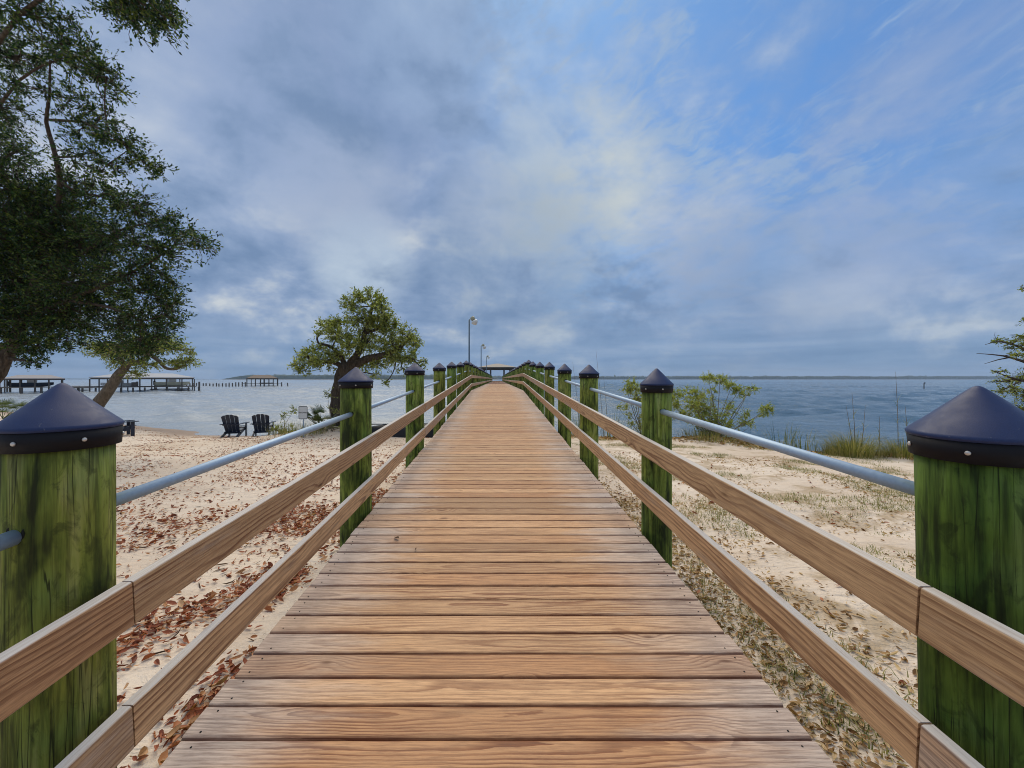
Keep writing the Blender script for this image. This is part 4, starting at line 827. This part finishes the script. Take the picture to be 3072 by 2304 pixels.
chair('dark navy beach chair, left of the pair facing the water', 704, 1306, 15.4, rad(12), 'navy chairs on the beach')
chair('dark navy beach chair, right of the pair, nearer the sign', 789, 1305, 15.5, rad(20), 'navy chairs on the beach')
chair('dark chair mostly hidden behind the left foreground post cap', 362, 1312, 14.6, rad(-35), 'navy chairs on the beach')

Ys = 13.8; sp = P(909.7, 1290, Ys); sp[2] = float(ground(sp[0], sp[1])) - 0.1
sg = thing('wetlands_sign', 'small white WETLANDS sign on a steel post by the water', 'sign', sp)
pt, pb = P(909.7, 1218.5, Ys) - sp, P(909.7, 1257.5, Ys) - sp; ph_ = pt[2] - pb[2]; zc_ = (pt[2] + pb[2]) / 2; pw = 0.325
def rrect(wd, h, r, n=5):
    o = []
    for cx, cy_, a0 in ((wd / 2 - r, h / 2 - r, 0), (-wd / 2 + r, h / 2 - r, 90), (-wd / 2 + r, -h / 2 + r, 180), (wd / 2 - r, -h / 2 + r, 270)):
        o += [(cx + r * math.cos(rad(a0 + 90 * i / n)), cy_ + r * math.sin(rad(a0 + 90 * i / n))) for i in range(n + 1)]
    return o
MB().tube([(0, 0.02, 0), (0, 0.02, pt[2] - 0.02)], 0.026, 8).part('sign_post', M['pipe'], sg)
pl = MB().prism(rrect(pw, ph_, 0.04), -0.002, 0.002).part('plate', M['sign'], sg, loc=(0, -0.012, zc_)); pl.rotation_euler = (rad(90), 0, 0)
outer = rrect(pw - 0.004, ph_ - 0.004, 0.038); inner = rrect(pw - 0.044, ph_ - 0.044, 0.024); n = len(outer)
fr = raw('border', [(x, y, 0) for x, y in outer + inner], [[i, (i + 1) % n, n + (i + 1) % n, n + i] for i in range(n)])
obj('border', fr, M['ink'], pl, (0, 0, 0.0035))
tc = bpy.data.curves.new('lettering', 'FONT'); tc.body = 'WETLANDS'; tc.size = 0.064; tc.offset = 0.0016; tc.align_x = 'CENTER'; tc.align_y = 'CENTER'; tc.extrude = 0.0006
to = bpy.data.objects.new('lettering_source', tc); COL.objects.link(to); bpy.context.view_layer.update()
tm = bpy.data.meshes.new_from_object(to.evaluated_get(bpy.context.evaluated_depsgraph_get())); bpy.data.objects.remove(to)
lt = obj('lettering', tm, None, pl, (0, 0, 0.0035)); tm.materials.clear(); tm.materials.append(M['ink'])
for dz_ in (-1, 1): obj('bolt', scr_me, None, pl, (0, dz_ * (ph_ / 2 - 0.03), 0.002))

def hull(name, label, L, B, H, mat, loc, rotz, inverted=False, trim=None, category='boat'):
    t = thing(name, label, category, loc, rotz); n, k = 13, 9; V = []
    for i in range(n):
        u = i / (n - 1) * 2 - 1; e = (1 - max(0, u) ** 2.6) * (1 - 0.25 * max(0, -u) ** 3); hh = H * (1 + 0.10 * max(0, u) ** 2)
        for j in range(k):
            a = math.pi * j / (k - 1); ca, sa = math.cos(a), math.sin(a)
            x_ = B / 2 * e * math.copysign(abs(ca) ** 0.55, ca) + 0.0; z_ = hh * (1 - abs(sa) ** 0.55) + (H * 0.5 * max(0, u) ** 4) * (abs(sa) ** 0.5)
            V.append((u * L / 2, x_, (H - z_) if inverted else z_))
    Fc = [[i * k + j, i * k + j + 1, (i + 1) * k + j + 1, (i + 1) * k + j] for i in range(n - 1) for j in range(k - 1)]
    Fc += [[j for j in range(k)][::-1], [(n - 1) * k + j for j in range(k)]]
    MB().add(V, Fc).part('hull', mat, t, smooth=True)
    if not inverted:
        MB().add([(V[i * k + 0][0], V[i * k + 0][1], V[i * k][2] - 0.08) for i in range(n)] + [(V[i * k + k - 1][0], V[i * k + k - 1][1], V[i * k][2] - 0.08) for i in range(n)], [[i, i + 1, n + i + 1, n + i] for i in range(n - 1)]).part('deck', trim or M['white'], t)
    else:
        MB().bar((-L * 0.46, 0, H + 0.006), (L * 0.40, 0, H + 0.006), 0.05, 0.03).part('keel', mat, t)
    return t
bp = P(1222, 1322, 14.4)
hull('overturned_boat', 'dark overturned boat on the sand left of the boardwalk', 3.6, 1.0, 0.50, M['black'], (bp[0], bp[1], float(ground(bp[0], bp[1])) - 0.03), rad(184), True)

# ------------------------------------------------------------------ roofed boat docks across the water
def post_row(t, pts, z0, z1, r, mat, name='pile'):
    for (x, y) in pts: MB().tube([(x, y, z0), (x, y, z1)], r, 7).part(name, mat, t)
def hip_roof(t, x0, x1, y0, y1, ez, pz, mat, inset):
    cy = (y0 + y1) / 2; V = [(x0, y0, ez), (x1, y0, ez), (x1, y1, ez), (x0, y1, ez), (x0 + inset, cy, pz), (x1 - inset, cy, pz), (x0, y0, ez - 0.14), (x1, y0, ez - 0.14), (x1, y1, ez - 0.14), (x0, y1, ez - 0.14)]
    MB().add(V, [[0, 1, 5, 4], [1, 2, 5], [2, 3, 4, 5], [3, 0, 4], [6, 7, 1, 0], [7, 8, 2, 1], [8, 9, 3, 2], [9, 6, 0, 3], [9, 8, 7, 6]]).part('roof', mat, t)
def dock_boat(label, cx, cy, z, L, mat, rot=0.0, cabin=True):
    t = hull('moored_boat', label, L, L * 0.32, L * 0.15, mat, (cx, cy, z), rot)
    if cabin:
        MB().prism([(-L * 0.12, -L * 0.09), (L * 0.10, -L * 0.09), (L * 0.10, L * 0.09), (-L * 0.12, L * 0.09)], L * 0.13, L * 0.25).part('cabin', M['white'], t)
        MB().box((L * 0.105, 0, L * 0.20), (0.03, L * 0.16, L * 0.07)).part('windscreen', M['glass'], t)
    MB().box((-L * 0.50, 0, L * 0.12), (0.35, 0.4, 0.8)).part('outboard', M['black'], t)
    return t
def at(t, x, y): c_, s_ = math.cos(t.rotation_euler[2]), math.sin(t.rotation_euler[2]); return (t.location[0] + c_ * x - s_ * y, t.location[1] + s_ * x + c_ * y)
Yb = 72.0
g = lambda px, py, Y=Yb: P(px, py, Y)
ez = g(0, 1132)[2]; pz = g(0, 1119)[2]; dkz = 0.95; L_ = 7.35
bh = thing('boat_dock', 'long boat dock with pale hip roof across the water on the left', 'boathouse', (g(436, 0)[0], Yb, 0), rad(40))
hip_roof(bh, -L_, L_, 0.0, 9.0, ez, pz, M['white_roof'], 3.4)
MB().box((0, 0.35, ez - 0.26), (2 * L_ - 0.3, 0.16, 0.22)).part('beam', M['pier_wood'], bh); MB().box((0, 8.65, ez - 0.26), (2 * L_ - 0.3, 0.16, 0.22)).part('beam', M['pier_wood'], bh)
xs = np.linspace(-L_ + 0.3, L_ - 0.3, 8); post_row(bh, [(x + random.uniform(-.3, .3), 0.35) for x in xs] + [(x, 8.65) for x in xs[::2]] + [(x, 4.5) for x in xs[1::2]], -1.2, ez - 0.3, 0.10, M['pier_wood'])
post_row(bh, [(x, 0.1) for x in np.linspace(-L_ - 4, L_ + 0.6, 13)], -1.2, dkz - 0.1, 0.14, M['pier_wood'], 'short_pile')
MB().box((-2.0, 0.4, dkz), (2 * L_ + 4.5, 1.4, 0.12)).part('walkway', M['pier_wood'], bh); MB().box((0, 8.4, dkz), (2 * L_, 1.2, 0.12)).part('walkway', M['pier_wood'], bh)
MB().box((3.6, 2.2, 0.45), (6.0, 0.4, 0.2)).part('lift_beam', M['pier_wood'], bh)
MB().tube([(L_ + 0.7, 0.1, -1.2), (L_ + 0.7, 0.1, 1.9)], 0.16, 8).part('pile', M['pier_wood'], bh)
MB().box((-1.5, 0.9, dkz + 0.5), (0.9, 0.5, 0.8)).part('storage_box', M['pier_wood'], bh)
q_ = at(bh, 3.9, 2.3); dock_boat('cream boat on a lift under the pale dock roof', q_[0], q_[1], 1.05, 5.4, M['cream'], rad(41))
q_ = at(bh, -3.9, 4.4); dock_boat('white boat under the left half of the pale dock roof', q_[0], q_[1], 0.95, 5.0, M['white'], rad(220))
# far brown-roofed dock with its row of piles
Yc = 127.0; L2 = 4.45
fd = thing('boat_dock', 'small far boat dock with brown roof standing out in the bay', 'boathouse', (g(787, 0, Yc)[0], Yc, 0), rad(32)); ez = g(0, 1134, Yc)[2]; pz = g(0, 1124.5, Yc)[2]
hip_roof(fd, -L2, L2, 0, 8, ez, pz, M['brown_roof'], 2.2)
post_row(fd, [(x + random.uniform(-.2, .2), yy) for x in np.linspace(-L2, L2, 8) for yy in (0.2, 4.0, 7.8)], -1.2, ez - 0.1, 0.10, M['pier_wood'])
MB().box((0, 0.3, 1.0), (2 * L2 + 2.4, 1.2, 0.12)).part('walkway', M['pier_wood'], fd); MB().box((0, 0.2, ez - 0.22), (2 * L2, 0.16, 0.22)).part('beam', M['pier_wood'], fd)
MB().box((1.2, 3.6, 1.0), (4.0, 2.0, 0.4)).part('boat_lift', M['pier_wood'], fd)
for i, px in enumerate(list(np.linspace(560, 736, 19)) + [846, 864]):
    p = P(px + random.uniform(-1.5, 1.5), 1150, Yc - 4 + random.uniform(-1, 1)); h = 2.45 - (1147.5 + random.uniform(-2, 3) - VY) / F * Yc
    pl_ = MB().tube([(0, 0, -1.2), (0, 0, h)], 0.17, 7).part('dock_pile', M['pier_wood'], None, loc=(p[0], p[1], 0)); pl_['category'] = 'pile'; pl_['group'] = 'bare dock piles beside the far brown-roofed dock'
    nth = 'first second third fourth fifth sixth seventh eighth ninth tenth eleventh twelfth thirteenth fourteenth fifteenth sixteenth seventeenth eighteenth nineteenth'.split()
    pl_['label'] = nth[18 - i] + ' bare pile left of the far brown-roofed dock, counted from the dock' if i < 19 else ('bare pile just right of the far brown-roofed dock' if i == 19 else 'lone bare pile farthest right of the brown-roofed dock')
# left docks behind the foreground cap
Yd = 66.0; L3 = 3.5
ld = thing('boat_dock', 'grey-roofed boat dock at the far left behind the left foreground cap', 'boathouse', (g(104, 0, Yd)[0], Yd, 0), rad(50)); ez = g(0, 1135, Yd)[2]; pz = g(0, 1124.5, Yd)[2]
hip_roof(ld, -L3, L3, 0, 7, ez, pz, M['grey_roof'], 1.6)
post_row(ld, [(x, yy) for x in np.linspace(-L3 + .3, L3 - .3, 5) for yy in (0.3, 6.7)], -1.2, ez - 0.1, 0.10, M['pier_wood'])
MB().box((0, 0.3, ez - 0.20), (2 * L3, 0.16, 0.2)).part('beam', M['pier_wood'], ld)
MB().box((1.0, -2.5, 1.05), (2 * L3 + 5, 1.2, 0.12)).part('walkway', M['pier_wood'], ld); MB().box((2.5, 3.0, 1.0), (2 * L3 + 6, 1.2, 0.12)).part('walkway', M['pier_wood'], ld)
post_row(ld, [(x, -2.5 + dy_) for x in np.linspace(-L3, L3 + 1.5, 5) for dy_ in (-0.4, 0.4)], -1.2, 1.0, 0.16, M['pier_wood'], 'short_pile')
q_ = at(ld, -0.3, 3.0); dock_boat('dark covered boat under the grey dock roof at far left', q_[0], q_[1], 1.05, 5.0, M['navy'], rad(52))
Ye = 63.0; L4 = 2.8
le = thing('boat_dock', 'second grey dock roof cut off by the left edge', 'boathouse', (g(-42, 0, Ye)[0], Ye, 0), rad(53)); ez = g(0, 1138, Ye)[2]; pz = g(0, 1126, Ye)[2]
hip_roof(le, -L4, L4, 0, 7, ez, pz, M['grey_roof'], 1.3); post_row(le, [(x, yy) for x in np.linspace(-L4 + .3, L4 - .3, 5) for yy in (0.3, 6.7)], -1.2, ez - 0.1, 0.10, M['pier_wood'])
MB().box((0, 0.3, 1.05), (2 * L4, 1.2, 0.12)).part('walkway', M['pier_wood'], le)
dock_boat('white boat moored between the two left docks', P(228, 0, 76)[0], 76, 0.0, 4.6, M['white'], rad(48))

# channel marker far out on the right
p = P(2772, 1165, 95); mk = thing('channel_marker', 'lone dark channel marker pile out in the bay on the right', 'marker', (p[0], p[1], 0))
MB().tube([(0, 0, -1), (0, 0, 1.4)], 0.09, 8).part('pile', M['pier_wood'], mk); MB().box((0, -0.16, 1.45), (0.3, 0.05, 0.3)).part('board', M['pier_wood'], mk)

# ------------------------------------------------------------------ the damp air over the bay
hb = MB().box((0, 1500, 29.0), (6400, 3320, 64.0))
hz_o = hb.part('haze', None); hz_o['kind'] = 'stuff'; hz_o['label'] = 'thin blue haze over the bay'; hz_o['category'] = 'haze'
hm = bpy.data.materials.new('haze_air'); hm.use_nodes = True; ht = NT(hm.node_tree); ht.n.clear()
ho = ht.new('ShaderNodeOutputMaterial'); hv = ht.new('ShaderNodeVolumePrincipled'); hv.inputs['Color'].default_value = (0.55, 0.72, 0.95, 1); hv.inputs['Density'].default_value = 0.00022; hv.inputs['Anisotropy'].default_value = 0.1
ht.l.new(hv.outputs[0], ho.inputs['Volume']); hz_o.data.materials.append(hm)
